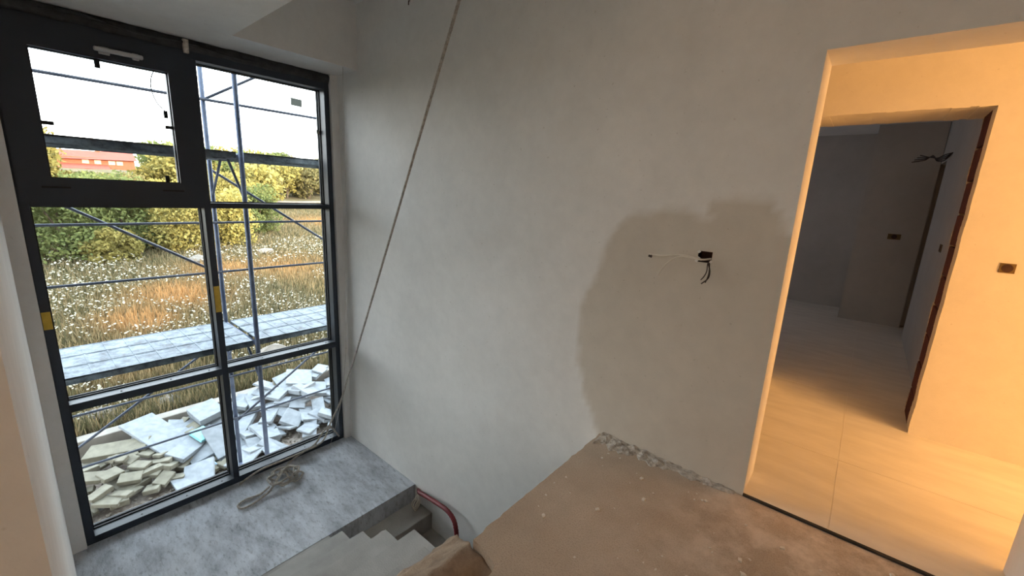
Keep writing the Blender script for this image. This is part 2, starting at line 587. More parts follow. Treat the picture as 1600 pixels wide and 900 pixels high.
# hall side and reveals
for q in ([(-4.72, DH, -3), (-4.72, DH, 3.3), (DX0, DH, 3.3), (DX0, DH, -3)],
          [(DX1, DH, -3), (DX1, DH, 3.3), (1.5, DH, 3.3), (1.5, DH, -3)],
          [(DX0, DH, DZ), (DX0, DH, 3.3), (DX1, DH, 3.3), (DX1, DH, DZ)],
          [(DX0, DH, -3), (DX0, DH, 0), (DX1, DH, 0), (DX1, DH, -3)],
          [(DX0, D, 0), (DX0, DH, 0), (DX0, DH, DZ), (DX0, D, DZ)],
          [(DX1, D, 0), (DX1, D, DZ), (DX1, DH, DZ), (DX1, DH, 0)],
          [(DX0, D, DZ), (DX0, DH, DZ), (DX1, DH, DZ), (DX1, D, DZ)],
          [(-4.72, D, -3), (-4.72, D, 3.3), (-4.72, DH, 3.3), (-4.72, DH, -3)],
          [(1.5, D, -3), (1.5, DH, -3), (1.5, DH, 3.3), (1.5, D, 3.3)],
          [(-4.72, D, 3.3), (1.5, D, 3.3), (1.5, DH, 3.3), (-4.72, DH, 3.3)]):
    mb.add(q, [(0, 1, 2, 3)])
wall_back = mb.build('wall_back', 'plaster_back')
at = wall_back.data.attributes.new('damp', 'FLOAT', 'POINT')
vals = []
for k, (x, y, z) in enumerate(mb.v):
    if k >= nskin or x < -1.6 or z > 1.7 or z < -0.4:
        vals.append(0.0); continue
    nz = noise.noise((x * 9, z * 9, 0.3)) * 0.02 + noise.noise((x * 30, z * 30, 4.3)) * 0.008
    sd = poly_sd(x, z, DAMP) + nz
    vals.append(max(0.0, min(1.0, sd / 0.035 + 0.5)))
at.data.foreach_set('value', vals)
struct(wall_back, 'grey plastered stairwell wall with a large damp patch and a doorway')

# left wall and the room behind the camera
mb = MB()
mb.box(-4.72, -0.95, -0.235, -0.035, -3.0, 3.3)
mb.box(-1.15, -0.95, -4.0, -0.235, -3.0, 3.3)
struct(mb.build('wall_left', 'plaster'), 'white plastered wall at the left of the window')
struct(MB().box(1.3, 1.5, -4.0, D, -0.3, 3.3).build('wall_right', 'plaster'), 'plastered wall at the right end of the landing')
mb = MB()
mb.box(-1.15, 1.5, -4.2, -4.0, -0.3, 3.3)
struct(mb.build('wall_rear', 'plaster'), 'plastered wall behind the photographer')

# window wall: stubs beside the frame, parapet under it and the deep beam above
mb = MB()
mb.box(-4.56, -4.34, -0.035, 0.048, -3.0, 2.585)
mb.box(-4.56, -4.34, 2.243, D, -3.0, 2.585)
mb.box(-4.56, -4.37, 0.048, 2.243, -3.0, L)
mb.box(-4.72, -4.56, -0.035, D, -3.0, L - 0.115)
mb.box(-4.72, -3.95, -0.035, D, 2.585, 3.3)
mb.box(-4.72, -4.40, 0.048, 2.243, 2.535, 2.585)
struct(mb.build('wall_window', 'plaster'), 'white plastered wall around the tall window with a deep beam above')

# outer shell of the house (casts the evening shade over the field)
mb = MB()
mb.box(-4.86, -4.72, -9.0, -0.06, -3.05, 5.7)
mb.box(-4.86, -4.72, 2.45, 7.5, -3.05, 5.7)
mb.box(-4.86, -4.72, -0.06, 2.45, -3.05, L - 0.26)
mb.box(-4.86, -4.72, -0.06, 2.45, 2.7, 5.7)
struct(mb.build('wall_facade', 'facade'), 'rendered outside wall of the house')
mb = MB()
mb.box(-4.72, 5.2, -9.0, -8.8, -3.05, 5.7)
mb.box(-4.72, 5.2, 9.0, 9.2, -3.05, 5.7)
mb.box(-4.86, -4.72, 7.5, 9.2, -3.05, 5.7)
mb.box(5.0, 5.2, -8.8, 9.0, -3.05, 5.7)
struct(mb.build('wall_outer', 'facade'), 'outer side walls of the house')
struct(MB().box(-5.0, 5.4, -9.2, 9.4, 5.7, 5.9).build('roof_slab', 'facade'), 'flat roof slab of the house')

# ceilings
mb = MB()
mb.box(-3.95, -1.1, -0.035, 1.28, 2.585, 3.3)
mb.box(-1.1, 1.5, -4.0, D, 2.585, 3.3)
mb.box(-3.95, -1.1, 1.28, D, 3.145, 3.3)
struct(mb.build('ceiling', 'ceiling'), 'pale grey ceiling with a raised well above the stairs')
mb = MB()
mb.box(-3.0, 5.0, DH, 9.0, 2.62, 2.9)
mb.box(1.5, 5.0, -1.2, DH, 2.62, 2.9)
struct(mb.build('ceiling_hall', 'ceiling'), 'plain ceiling of the hall beyond the doorway')

# upper floor, with a ragged edge over the stairwell
def ragged(p, q, amp=0.006, step=0.03, seed=0.0):
    n = max(2, int(math.hypot(q[0] - p[0], q[1] - p[1]) / step))
    dx, dy = q[0] - p[0], q[1] - p[1]
    ln = math.hypot(dx, dy)
    out = []
    for i in range(n):
        t = i / n
        j = noise.noise(((p[0] + dx * t) * 18, (p[1] + dy * t) * 18, seed)) * amp
        out.append((p[0] + dx * t - dy / ln * j, p[1] + dy * t + dx / ln * j))
    return out


poly = [(1.3, -4.0), (1.3, D), (-1.115, D)]
poly += ragged((-1.115, 2.31), (-1.105, 1.17), 0.012)
poly += ragged((-1.10, 1.14), (-1.0, 1.125), 0.01)
poly += [(-0.97, 1.118), (-0.945, 1.105), (-0.93, 1.085), (-0.925, 1.06)]
poly += ragged((-0.925, 1.04), (-0.93, -0.03), 0.012)
poly += [(-0.93, -0.04), (-0.95, -0.04), (-0.95, -4.0)]
poly = poly[::-1]
floor_o = MB().prism(poly, -0.24, 0.0).build('floor', 'screed')
struct(floor_o, 'brown unfinished screed floor of the upper landing')
struct(MB().box(DX0, DX1, D - 0.004, D + 0.012, -0.02, 0.011).build('trim_1', 'edge_dark'), 'dark edge strip at the doorway threshold')

# hall: tiled floor (each tile a part), walls, dark room beyond
fl = MB().box(-3.0, 5.0, DH, 9.0, -0.2, 0.0098).box(DX0, DX1, D + 0.01, DH, -0.2, 0.0098).box(1.5, 5.0, -1.2, DH, -0.2, 0.0098).build('floor_hall', 'grout')
struct(fl, 'stone tiled floor of the hall beyond the doorway')
xs = [-2.3, -1.1, 0.1, 1.3, 2.5, 3.7, 4.9]
ys = [3.08, 4.28, 5.48, 6.68, 7.88]
g = 0.0022
for i in range(len(xs) - 1):
    rows = [(DH if not (-1.2 < xs[i] < 1.2) else D + 0.012, ys[0])] + list(zip(ys[:-1], ys[1:])) + [(7.88, 8.9)]
    for (y0, y1) in rows:
        if i == 1 and y0 < DH:
            poly = [(xs[i] + g, DH + g), (DX0, DH + g), (DX0, D + 0.012), (xs[i + 1] - g, D + 0.012), (xs[i + 1] - g, y1 - g), (xs[i] + g, y1 - g)]
        elif i == 2 and y0 < DH:
            poly = [(xs[i] + g, D + 0.012), (DX1, D + 0.012), (DX1, DH + g), (xs[i + 1] - g, DH + g), (xs[i + 1] - g, y1 - g), (xs[i] + g, y1 - g)]
        else:
            poly = [(xs[i] + g, y0 + g), (xs[i + 1] - g, y0 + g), (xs[i + 1] - g, y1 - g), (xs[i] + g, y1 - g)]
        MB().prism(poly, -0.01, 0.012).build('tile', 'tile', fl)

F0, F1 = 3.84, 4.31
OX0, OX1, OZ = -0.47, 0.45, 2.165
jj = 0.012
mb = MB()
mb.box(-3.0, OX0, F0, F1, 0, 2.62)
mb.box(OX1 + 0.035, 5.0, F0, F1, 0, 2.62)
mb.box(OX0, OX1 + 0.035, F0, F1, OZ + 0.0, 2.62)
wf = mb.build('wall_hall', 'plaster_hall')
struct(wf, 'sunset-lit plastered hall wall with a rough door opening')
# plaster lips either side of the opening with ragged edge, and the exposed clay blocks in the jamb
mb = MB()
zz = [i * 0.04 for i in range(int(OZ / 0.04) + 1)] + [OZ]
lip = MB()
for ya, yb, amp, mb in ((F0, F0 + 0.15, 0.004, lip), (F1 - 0.02, F1, 0.010, mb)):
    for z0, z1 in zip(zz[:-1], zz[1:]):
        j = OX1 + noise.noise((z0 * 7, ya, 1.0)) * amp + (0.004 if ya > F0 + .01 else 0)
        mb.box(j, OX1 + 0.035, ya, yb, z0, z1)
mb.build('jamb_plaster', 'mortar', wf)
lip.build('jamb_lip', 'plaster_hall', wf)
nb = 10
for k in range(nb):
    z0, z1 = OZ * k / nb + 0.006, OZ * (k + 1) / nb - 0.006
    MB().obox((OX1 + 0.049 + random.uniform(-.002, .003), (F0 + 0.15 + F1 - 0.02) / 2, (z0 + z1) / 2), (0.09, F1 - F0 - 0.172, z1 - z0), (0, 0, 0)).build('brick', 'brick', wf, bevel=0.004)
# rough mortar under the lintel
mb = MB()
for k in range(24):
    x0 = OX0 + (OX1 - OX0) * k / 24
    mb.box(x0, x0 + (OX1 - OX0) / 24, F0, F1, OZ - 0.012 - 0.012 * abs(noise.noise((x0 * 9, 0, 2))), OZ)
mb.build('lintel_plaster', 'plaster_hall', wf)

mb = MB()
mb.box(0.535, 0.66, F1, 6.96, 0.0, 2.62)
mb.box(0.535, 0.66, 6.96, 7.62, 2.12, 2.62)
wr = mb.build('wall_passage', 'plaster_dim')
struct(wr, 'grey plastered wall of the dark room with a rough door opening')
mb = MB()
mb.box(0.545, 0.65, 6.962, 6.99, 0.0, 2.12)
mb.build('jamb_block', 'brick', wr)
mb = MB()
mb.box(-0.13, 0.53, 7.5, 7.62, 0.0, 2.62)
mb.box(0.53, 2.4, 7.62, 7.7, 0.0, 2.62)
mb.box(-3.0, -0.13, 8.3, 8.42, 0.0, 2.62)
mb.box(-0.13, -0.03, 7.62, 8.3, 0.0, 2.62)
mb.box(-3.1, -3.0, DH, 9.0, 0.0, 2.62)
mb.box(2.4, 2.5, F1, 7.7, 0.0, 2.62)
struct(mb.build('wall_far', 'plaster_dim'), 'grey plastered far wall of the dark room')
mb = MB()
mb.box(5.0 - 0.1, 5.0, -1.2, 0.3, 0, 2.62); mb.box(4.9, 5.0, 3.7, 3.84, 0, 2.62); mb.box(4.9, 5.0, 0.3, 3.7, 2.5, 2.62)
mb.box(1.5, 5.0, -1.3, -1.2, 0, 2.62)
struct(mb.build('wall_end', 'plaster_hall'), 'end wall of the sunlit room off the hall')

# ------------------------------------------------------------------ stairs
st = thing('staircase', (-3.0, 1.2, L), 'raw grey concrete staircase with a landing below the tall window', 'staircase')
# landing
mb = MB()
gxl = [XW + (XW * -1 - 3.09) * i / 26 for i in range(27)]
gyl = [-0.035 + (D + 0.035) * i / 48 for i in range(49)]
base = len(mb.v)
for x in gxl:
    for y in gyl:
        edge = min(x + 4.37, -3.09 - x, y + 0.035, D - y)
        h = (noise.fractal((x * 3.2, y * 3.2, 0.7), 1.0, 2.0, 4) * 0.006) * min(1, max(0, edge) / 0.05)
        mb.v.append((x, y, L + h))
ny = len(gyl)
for i in range(len(gxl) - 1):
    for j in range(ny - 1):
        mb.f.append((i * ny + j, (i + 1) * ny + j, (i + 1) * ny + j + 1, i * ny + j + 1))
mb.add([(-3.09, -0.035, L), (-3.09, -0.035, L - 0.2), (-3.09, D, L - 0.2), (-3.09, D, L)], [(0, 1, 2, 3)])
mb.add([(XW, -0.035, L - 0.2), (-3.09, -0.035, L - 0.2), (-3.09, D, L - 0.2), (XW, D, L - 0.2)], [(0, 3, 2, 1)])
mb.build('landing', 'concrete', st, smooth=False)
# upper flight, risers face the window
ux = [-2.845, -2.521, -2.216, -1.889, -1.569, -1.25]
uz = [-1.227, -1.023, -0.818, -0.614, -0.409]
prev = L
for k in range(5):
    x1 = ux[k + 1] + 0.02
    MB().box(ux[k], x1, -0.033, 1.41 if k < 4 else 1.235, uz[k] - 0.34, uz[k]).build('step', 'step', st, bevel=0.006)
MB().box(-1.318, -0.935, -0.033, 1.095, -0.58, -0.235).build('step', 'step', st, bevel=0.006)
MB().box(-3.095, ux[0] + 0.02, -0.033, 1.41, L - 0.15, L - 0.003).build('step', 'step', st)
MB().add([(-3.09, 0, L - .15), (-0.93, 0, -0.75), (-0.93, 1.095, -0.75), (-3.09, 1.405, L - .15),
          (-3.09, 0, L - .36), (-0.93, 0, -0.95), (-0.93, 1.095, -0.95), (-3.09, 1.405, L - .36)],
         [(0, 1, 2, 3), (7, 6, 5, 4), (0, 4, 5, 1), (1, 5, 6, 2), (2, 6, 7, 3), (3, 7, 4, 0)]).build('waist_slab', 'step', st)
# lower flight, against the back wall
for k in range(1, 8):
    x0 = -3.09 + 0.27 * (k - 1); z = L - 0.179 * k
    MB().box(x0, x0 + 0.272, 1.42, D, z - 0.2, z).build('step', 'step', st, bevel=0.005)
struct(MB().box(-4.72, 5.0, -8.8, 9.0, -3.05, -2.86).build('floor_lower', 'screed'), 'raw floor of the storey below the stairs')

# heap of brown screed ramped over the top steps, a dark joint left open against the floor slab
mb = MB()
nx_, ny_ = 34, 72
for i in range(nx_ + 1):
    for j in range(ny_ + 1):
        u, v = i / nx_, j / ny_
        xm = -1.345 + 0.398 * u
        k = max(0.0, min(1.0, (xm + 1.335) / 0.235))
        yend = 1.25 - 0.105 * k
        y = -0.03 + (yend + 0.03) * v
        rag = noise.noise((y * 6, 0, 5.0)) * 0.020 + noise.noise((y * 22, 3, 5.0)) * 0.012
        x = xm + rag * (1 - u) + noise.noise((y * 14, 1, 8.0)) * 0.006 * u
        if v > 0.9: y += noise.noise((x * 20, 7, 1)) * 0.006
        h = -0.205 + 0.17 * min(1.0, u / 0.55) ** 0.8 + noise.fractal((x * 7, y * 7, 1.7), 1.0, 2.0, 5) * 0.012
        h += 0.012 * math.exp(-((u - 0.2 - 0.06 * noise.noise((y * 5, 2, 2))) / 0.05) ** 2)
        pit = math.exp(-(((x + 0.98) / 0.06) ** 2 + ((y - 1.0) / 0.12) ** 2))
        h -= 0.035 * pit + 0.012 * pit * noise.noise((x * 60, y * 60, 2))
        if i == 0: h = -0.30 + noise.noise((y * 25, 1, 1)) * 0.02
        if i == nx_ or j == ny_: h = -0.34
        mb.v.append((x, y, h))
for i in range(nx_):
    for j in range(ny_):
        a = i * (ny_ + 1) + j
        mb.f.append((a, a + ny_ + 1, a + ny_ + 2, a + 1))
tag(mb.build('screed_heap', 'heap', smooth=True), 'brown screed mortar spilled over the top stair step', 'screed', kind='stuff')

# pale mortar droppings along the base of the back wall
mb = MB()
nx_, ny_ = 90, 16
for i in range(nx_ + 1):
    for j in range(ny_ + 1):
        u, v = i / nx_, j / ny_
        x = -1.10 + 0.80 * u
        wdt = (0.13 * (1 - 0.75 * u)) * (1 + 0.45 * noise.noise((x * 9, 0, 9.0)) + 0.35 * noise.noise((x * 28, 0, 4.0)))
        y = D - 0.001 - wdt * v
        h = (0.022 * (1 - v) ** 0.7) * (1 - .6 * u) + noise.fractal((x * 26, y * 26, 3.3), 1.0, 2.0, 4) * 0.011 * (1 - v * .6)
        if v > 0.97 or i in (0, nx_): h = -0.004
        mb.v.append((x, y, max(h, -0.004)))
for i in range(nx_):
    for j in range(ny_):
        a = i * (ny_ + 1) + j
        mb.f.append((a, a + 1, a + ny_ + 2, a + ny_ + 1))
tag(mb.build('mortar_ridge', 'mortar'), 'ridge of pale crumbly mortar along the foot of the stairwell wall', 'mortar', kind='stuff')

# crumbs of plaster scattered on the screed
mb = MB()
for k in range(150):
    x = random.uniform(-1.08, 0.6); y = random.uniform(0.2, 2.25)
    if y < 1.15 and x < -0.9: continue
    s = random.choice((0.003, 0.004, 0.005, 0.009))
    mb.obox((x, y, s * 0.3), (s * 2, s * 1.6, s), (0, 0, random.uniform(0, 3)), jit=s * .4)
tag(mb.build('plaster_crumbs', 'crumb'), 'white crumbs of plaster scattered on the brown screed floor', 'crumbs', kind='stuff')

# ------------------------------------------------------------------ window
win = tag(thing('window_1', (XW, 1.14, L), 'tall anthracite framed stairwell window of six panes', None), kind='structure')
GX = -4.505                                # glass plane
YL, YM0, YM1, YR = 0.05, 1.09, 1.14, 2.24
Z0, ZA0, ZA1, ZB0, ZB1, Z1 = L, -0.268, -0.205, 1.27, 1.312, 2.53
bk = -4.56
MB().box(bk, XW, YL, YL + 0.05, Z0, Z1).build('frame_stile', 'alu', win, bevel=0.002)
MB().box(bk, XW, YR - 0.05, YR, Z0, Z1).build('frame_stile', 'alu', win, bevel=0.002)
MB().box(bk, XW, YM0, YM1, Z0 + 0.05, Z1 - .09).build('mullion', 'alu', win, bevel=0.002)
MB().box(bk, XW + .001, YL + .05, YR - .05, Z0, Z0 + 0.062).build('frame_rail', 'alu', win, bevel=0.002)
MB().box(bk, XW + .001, YL + .05, YR - .05, Z1 - 0.09, Z1).build('frame_rail', 'alu', win, bevel=0.002)
for ya, yb in ((YL + .05, YM0), (YM1, YR - .05)):
    MB().box(bk, XW + .001, ya, yb, ZA0, ZA1).build('transom', 'alu', win, bevel=0.002)
    MB().box(bk, XW + .001, ya, yb, ZB0, ZB1).build('transom', 'alu', win, bevel=0.002)
openings = []
for ya, yb in ((YL + .05, YM0), (YM1, YR - .05)):
    openings += [(ya, yb, Z0 + .062, ZA0), (ya, yb, ZA1, ZB0), (ya, yb, ZB1, Z1 - .09)]
for n_, (ya, yb, za, zb) in enumerate(openings):
    if n_ == 2: continue
    MB().box(GX - 0.012, GX + 0.012, ya, yb, za, zb).build('pane', 'glass', win)
    mbb = MB()
    b_ = 0.008
    for x0, x1 in ((GX + 0.013, GX + 0.03), (GX - 0.03, GX - 0.013)):
        mbb.box(x0, x1, ya, ya + b_, za, zb).box(x0, x1, yb - b_, yb, za, zb).box(x0, x1, ya + b_, yb - b_, za, za + b_).box(x0, x1, ya + b_, yb - b_, zb - b_, zb)
    mbb.build('gasket', 'rubber', win)
# opening sash, top left
ya, yb, za, zb = YL + .012, YM0 + 0.012, ZB1 - 0.012, Z1 - 0.05
sg = (0.222, 0.945, 1.468, 2.304)
sx0, sx1 = -4.46, -4.352
mbb = MB()
mbb.box(sx0, sx1, ya, sg[0], za, zb); mbb.box(sx0, sx1, sg[1], yb, za, zb)
mbb.box(sx0, sx1, sg[0], sg[1], za, sg[2]); mbb.box(sx0, sx1, sg[0], sg[1], sg[3], zb)
sash = mbb.build('sash', 'alu', win)
MB().box(-4.42, -4.40, sg[0], sg[1], sg[2], sg[3]).build('pane', 'glass', sash)
b_ = 0.006
mbb = MB()
mbb.box(-4.398, -4.386, sg[0], sg[0] + b_, sg[2], sg[3]).box(-4.398, -4.386, sg[1] - b_, sg[1], sg[2], sg[3]).box(-4.398, -4.386, sg[0], sg[1], sg[2], sg[2] + b_).box(-4.398, -4.386, sg[0], sg[1], sg[3] - b_, sg[3])
mbb.build('gasket', 'rubber', sash)
MB().box(-4.352, -4.335, 0.56, 0.62, 2.335, 2.385).box(-4.352, -4.332, 0.74, 0.78, 2.34, 2.385).build('handle_base', 'white_metal', sash, bevel=0.004)
MB().box(-4.337, -4.312, 0.535, 0.80, 2.348, 2.378).build('handle', 'white_metal', sash, bevel=0.006)['label'] = 'pale grey metal window handle'
for yy, zz_ in ((0.17, 1.40), (0.82, 1.40)):
    MB().box(-4.353, -4.346, yy, yy + 0.14, zz_, zz_ + 0.012).build('drain_cap', 'rubber', sash)
# black fixing tabs over the sash glass
for (y0, y1, z0, z1) in ((0.535, 0.565, 2.245, 2.31), (0.22, 0.285, 1.82, 1.845), (0.895, 0.95, 1.885, 1.91), (0.855, 0.88, 1.465, 1.525), (0.895, 0.92, 1.965, 2.02)):
    MB().box(-4.394, -4.383, y0, y1, z0, z1).build('fixing_tab', 'rubber', sash)
pts = catmull([(-4.385, 0.868, 2.306), (-4.38, 0.842, 2.24), (-4.375, 0.835, 2.16), (-4.378, 0.86, 2.07), (-4.385, 0.905, 2.02)], 0.01)
MB().tube(pts, 0.0038, 5).build('dangling_wire', 'rubber', sash, smooth=True)
# tapes
MB().box(XW - .002, XW + 0.002, 0.052, 0.098, 0.40, 0.53).build('tape', 'yellow_tape', win)['label'] = 'strip of yellow tape'
MB().box(XW - .002, XW + 0.002, 1.094, 1.136, 0.34, 0.58).build('tape', 'yellow_tape', win)['label'] = 'strip of yellow tape'
MB().add([(GX + .0135, 1.915, 2.255), (GX + .0135, 2.02, 2.25), (GX + .0135, 2.022, 2.32), (GX + .0135, 1.915, 2.325)], [(0, 1, 2, 3)]).build('sticker', 'sticker', win)['label'] = 'small grey sticker on the glass'
MB().box(GX + 0.012, GX + 0.014, 2.155, 2.185, 2.02, 2.06).build('sticker', 'sticker', win)
# drips of screws on the sill faces
mbb = MB()
for yy in (0.4, 0.72, 1.0, 1.45, 1.8, 2.1):
    for zt in (Z0 + .062, ZA1):
        mbb.tube([(-4.41, yy, zt - .002), (-4.41, yy, zt + .003)], 0.006, 8)
mbb.build('screw_caps', 'rubber', win)

# crumpled black membrane above the frame
mb = MB()
nx_, ny_ = 90, 10
for i in range(nx_ + 1):
    for j in range(ny_ + 1):
        u, v = i / nx_, j / ny_
        y = YL + (YR - YL) * u
        bulge = 0.022 * math.sin(math.pi * v) ** .6
        x = -4.373 + bulge + noise.fractal((y * 9, v * 3, 2.0), 1.0, 2.0, 4) * 0.011
        z = Z1 - 0.035 + 0.098 * v + noise.noise((y * 5, 0, 7.0 + v)) * 0.010
        if v > .95: z = min(z, 2.583)
        mb.v.append((x, y, min(z, 2.583)))
for i in range(nx_):
    for j in range(ny_):
        a = i * (ny_ + 1) + j
        mb.f.append((a, a + ny_ + 1, a + ny_ + 2, a + 1))
memb = tag(mb.build('sealing_membrane', 'membrane', smooth=True), 'crumpled black sealing membrane stuck above the window frame', 'membrane')
for yy, zo in ((0.3, 0.0), (0.9, -0.01)):
    mb = MB()
    p = [(-4.34 + 0.006 * math.sin(k * 1.3), yy + 0.1 * k, 2.545 + zo + 0.012 * math.sin(k * 0.9)) for k in range(8)]
    mb.tube(catmull(p, 0.02), 0.008, 6)
    mb.build('sealing_cord', 'membrane', memb, smooth=True)
tag(MB().obox((-4.34, 1.075, 2.52), (0.03, 0.03, 0.10), (0, 0, .1), .004).build('foam_lump', 'mortar'), 'grey lump of filler above the window mullion', 'filler')

# ------------------------------------------------------------------ rope, string, conduit, wires
def rope_mesh(mb, pts, r=0.0105, pitch=0.05):
    P = catmull(pts, 0.008)
    strands = [[], [], []]
    s = 0.0; prev = None; last = P[0]
    for i, p in enumerate(P):
        d = (P[min(i + 1, len(P) - 1)] - P[max(i - 1, 0)]).normalized()
        if prev is None:
            a = d.cross(Vector((0, 0, 1)))
            if a.length < 1e-3: a = d.cross(Vector((1, 0, 0)))
        else:
            a = prev - d * prev.dot(d)
        a.normalize(); prev = a
        b = d.cross(a)
        s += (p - last).length; last = p
        for q in range(3):
            t = 2 * math.pi * (s / pitch + q / 3)
            strands[q].append(p + (a * math.cos(t) + b * math.sin(t)) * r * 0.5)
    for q in range(3):
        mb.tube(strands[q], r * 0.56, 5)


mb = MB()
rope_mesh(mb, [(-1.76, 1.85, 3.14), (-2.09, 1.90, 2.62), (-2.6, 1.98, 1.83), (-3.2, 2.07, 0.89), (-3.8, 2.155, -0.05), (-4.12, 2.19, -0.56), (-4.24, 2.15, -0.88),
               (-4.29, 2.04, -1.14), (-4.31, 1.98, -1.30), (-4.325, 1.9, -1.36), (-4.335, 1.75, -1.375), (-4.30, 1.6, -1.40), (-4.22, 1.5, L + .02)])
coil = []
cxr, cyr = -4.10, 1.46
for k in range(0, 68):
    t = k * 0.42
    rr = 0.11 + 0.025 * math.sin(k * 0.9) + 0.012 * math.sin(k * 2.3)
    coil.append((cxr + rr * 0.95 * math.cos(t) + 0.02 * math.sin(k * .21), cyr + rr * 1.1 * math.sin(t) + 0.03 * math.cos(k * .17), L + 0.014 + 0.05 * k / 68 + 0.004 * math.sin(k * 1.7)))
coil += [(-4.0, 1.30, L + 0.035), (-3.97, 1.22, L + .014), (-3.93, 1.10, L + .012), (-3.94, 1.02, L + .012), (-4.01, 1.01, L + .012), (-4.04, 1.09, L + .012), (-4.02, 1.2, L + .012), (-4.06, 1.3, L + .02)]
rope_mesh(mb, [(-4.22, 1.5, L + .02)] + coil)
rope_mesh(mb, [(-4.29, 2.03, -1.15), (-4.30, 1.95, -1.22), (-4.325, 1.85, -1.345), (-4.33, 1.6, -1.37), (-4.335, 1.35, -1.37), (-4.33, 1.2, -1.40), (-4.31, 1.12, L + .012)])
rope_mesh(mb, [(-4.29, 2.03, -1.15), (-4.30, 2.08, -1.22), (-4.325, 2.16, -1.36)])
tag(mb.build('rope', 'rope', smooth=True), 'long twisted rope hanging across the wall and coiled on the landing', 'rope')
mb = MB()
mb.tube(catmull([(-3.955, 2.17, 2.58), (-3.985, 2.172, 1.6), (-4.04, 2.17, 0.4), (-4.14, 2.15, -0.6), (-4.24, 2.10, -1.1), (-4.26, 2.0, L + .004)], 0.05), 0.0022, 5)
tag(mb.build('string_line', 'string', smooth=True), 'thin pale string hanging from the beam beside the window', 'string')
mb = MB()
pts = catmull([(-3.035, 2.325, -1.475), (-2.98, 2.29, -1.455), (-2.85, 2.275, -1.42), (-2.66, 2.26, -1.385), (-2.52, 2.25, -1.37), (-2.42, 2.24, -1.40), (-2.36, 2.22, -1.47), (-2.33, 2.2, -1.60), (-2.32, 2.2, -1.85)], 0.012)
mb.tube(pts, [0.0195 if k % 2 else 0.022 for k in range(len(pts))], 10)
tag(mb.build('conduit_hose', 'red_conduit', smooth=True), 'dark red corrugated conduit curving out of the wall beside the stairs', 'hose')
mb = MB()
for q in range(3):
    base = Vector((-2.985, 2.235, -1.55))
    p = [Vector((-3.0, 2.30, -1.46))]
    for k in range(9):
        t = 2 * math.pi * k / 8
        p.append(base + Vector((0.02 * q, 0.035 * math.sin(t + .3 * q), 0.05 * math.cos(t))))
    mb.tube(catmull(p, 0.01), 0.005, 5)
mb.obox((-2.97, 2.21, -1.585), (0.02, 0.02, 0.015), (0.3, 0.2, 0.4))
tag(mb.build('wire_loop', 'wire_white', smooth=False), 'small loop of white wire hanging over the stair below the landing', 'wire')

# socket hole in the back wall with loose wires
sb = thing('socket_box', (-0.629, D, 1.233), 'open dark socket hole with loose wires in the stairwell wall', 'socket')
x0, x1, z0, z1 = BOXH
mb = MB()
mb.add([(x0, D, z0), (x1, D, z0), (x1, D, z1), (x0, D, z1), (x0, D + .06, z0), (x1, D + .06, z0), (x1, D + .06, z1), (x0, D + .06, z1)],
       [(4, 5, 6, 7), (0, 1, 5, 4), (1, 2, 6, 5), (2, 3, 7, 6), (3, 0, 4, 7)])
mb.build('cavity', 'box_dark', sb)
for c_, s_, t_ in (((-0.664, D - .001, 1.216), (0.014, 0.006, 0.03), .5), ((-0.598, D - .001, 1.209), (0.012, 0.006, 0.02), .7), ((-0.66, D - .001, 1.258), (0.012, 0.006, 0.014), .8)):
    MB().obox(c_, s_, (0, t_, 0)).build('broken_rim', 'plaster_back', sb)
mb = MB()
mb.tube(catmull([(-0.60, D + .02, 1.225), (-0.64, D - .012, 1.219), (-0.69, D - .014, 1.228), (-0.76, D - .012, 1.229), (-0.84, D - .012, 1.214), (-0.925, D - .008, 1.209)], .01), 0.0055, 6)
mb.tube(catmull([(-0.64, D - .010, 1.215), (-0.70, D - .016, 1.222), (-0.76, D - .018, 1.219), (-0.81, D - .016, 1.182), (-0.845, D - .014, 1.135), (-0.86, D - .012, 1.10)], .01), 0.0036, 6)
mb.build('wire', 'wire_white', sb, smooth=True)
mb = MB()
mb.tube(catmull([(-0.61, D + .02, 1.22), (-0.603, D - .02, 1.205), (-0.588, D - .03, 1.17), (-0.59, D - .03, 1.13), (-0.62, D - .03, 1.095)], .01), 0.0032, 6)
mb.tube(catmull([(-0.61, D + .02, 1.22), (-0.606, D - .02, 1.20), (-0.602, D - .03, 1.165), (-0.612, D - .03, 1.135), (-0.625, D - .03, 1.115)], .01), 0.0025, 6)
mb.tube(catmull([(-0.61, D + .02, 1.22), (-0.595, D - .02, 1.19), (-0.59, D - .034, 1.15), (-0.6, D - .034, 1.105)], .01), 0.0025, 6)
mb.build('wire', 'wire_dark', sb, smooth=True)
mb = MB()
mb.tube([(-0.905, D + .01, 1.212), (-0.91, D - .02, 1.206)], 0.004, 6); mb.obox((-0.912, D - .021, 1.203), (0.02, 0.006, 0.012), (0, .3, 0))
mb.build('nail', 'wire_dark', sb)


def wall_socket(name, c, axis, w, h, label, matname):
    r = thing(name, c, label, 'socket')
    m1, m2 = MB(), MB()
    cx, cy, cz = c
    if axis == 'y':
        m1.box(cx - w / 2, cx + w / 2, cy - .004, cy + .002, cz - h / 2, cz + h / 2)
        m2.tube([(cx, cy - .002, cz), (cx, cy - .006, cz)], h * .42, 14)
    else:
        m1.box(cx - .004, cx + .002, cy - w / 2, cy + w / 2, cz - h / 2, cz + h / 2)
        m2.tube([(cx - .002, cy, cz), (cx - .006, cy, cz)], h * .42, 14)
    m1.build('box_plate', matname, r)
    m2.build('box_opening', 'box_dark', r)
    return r


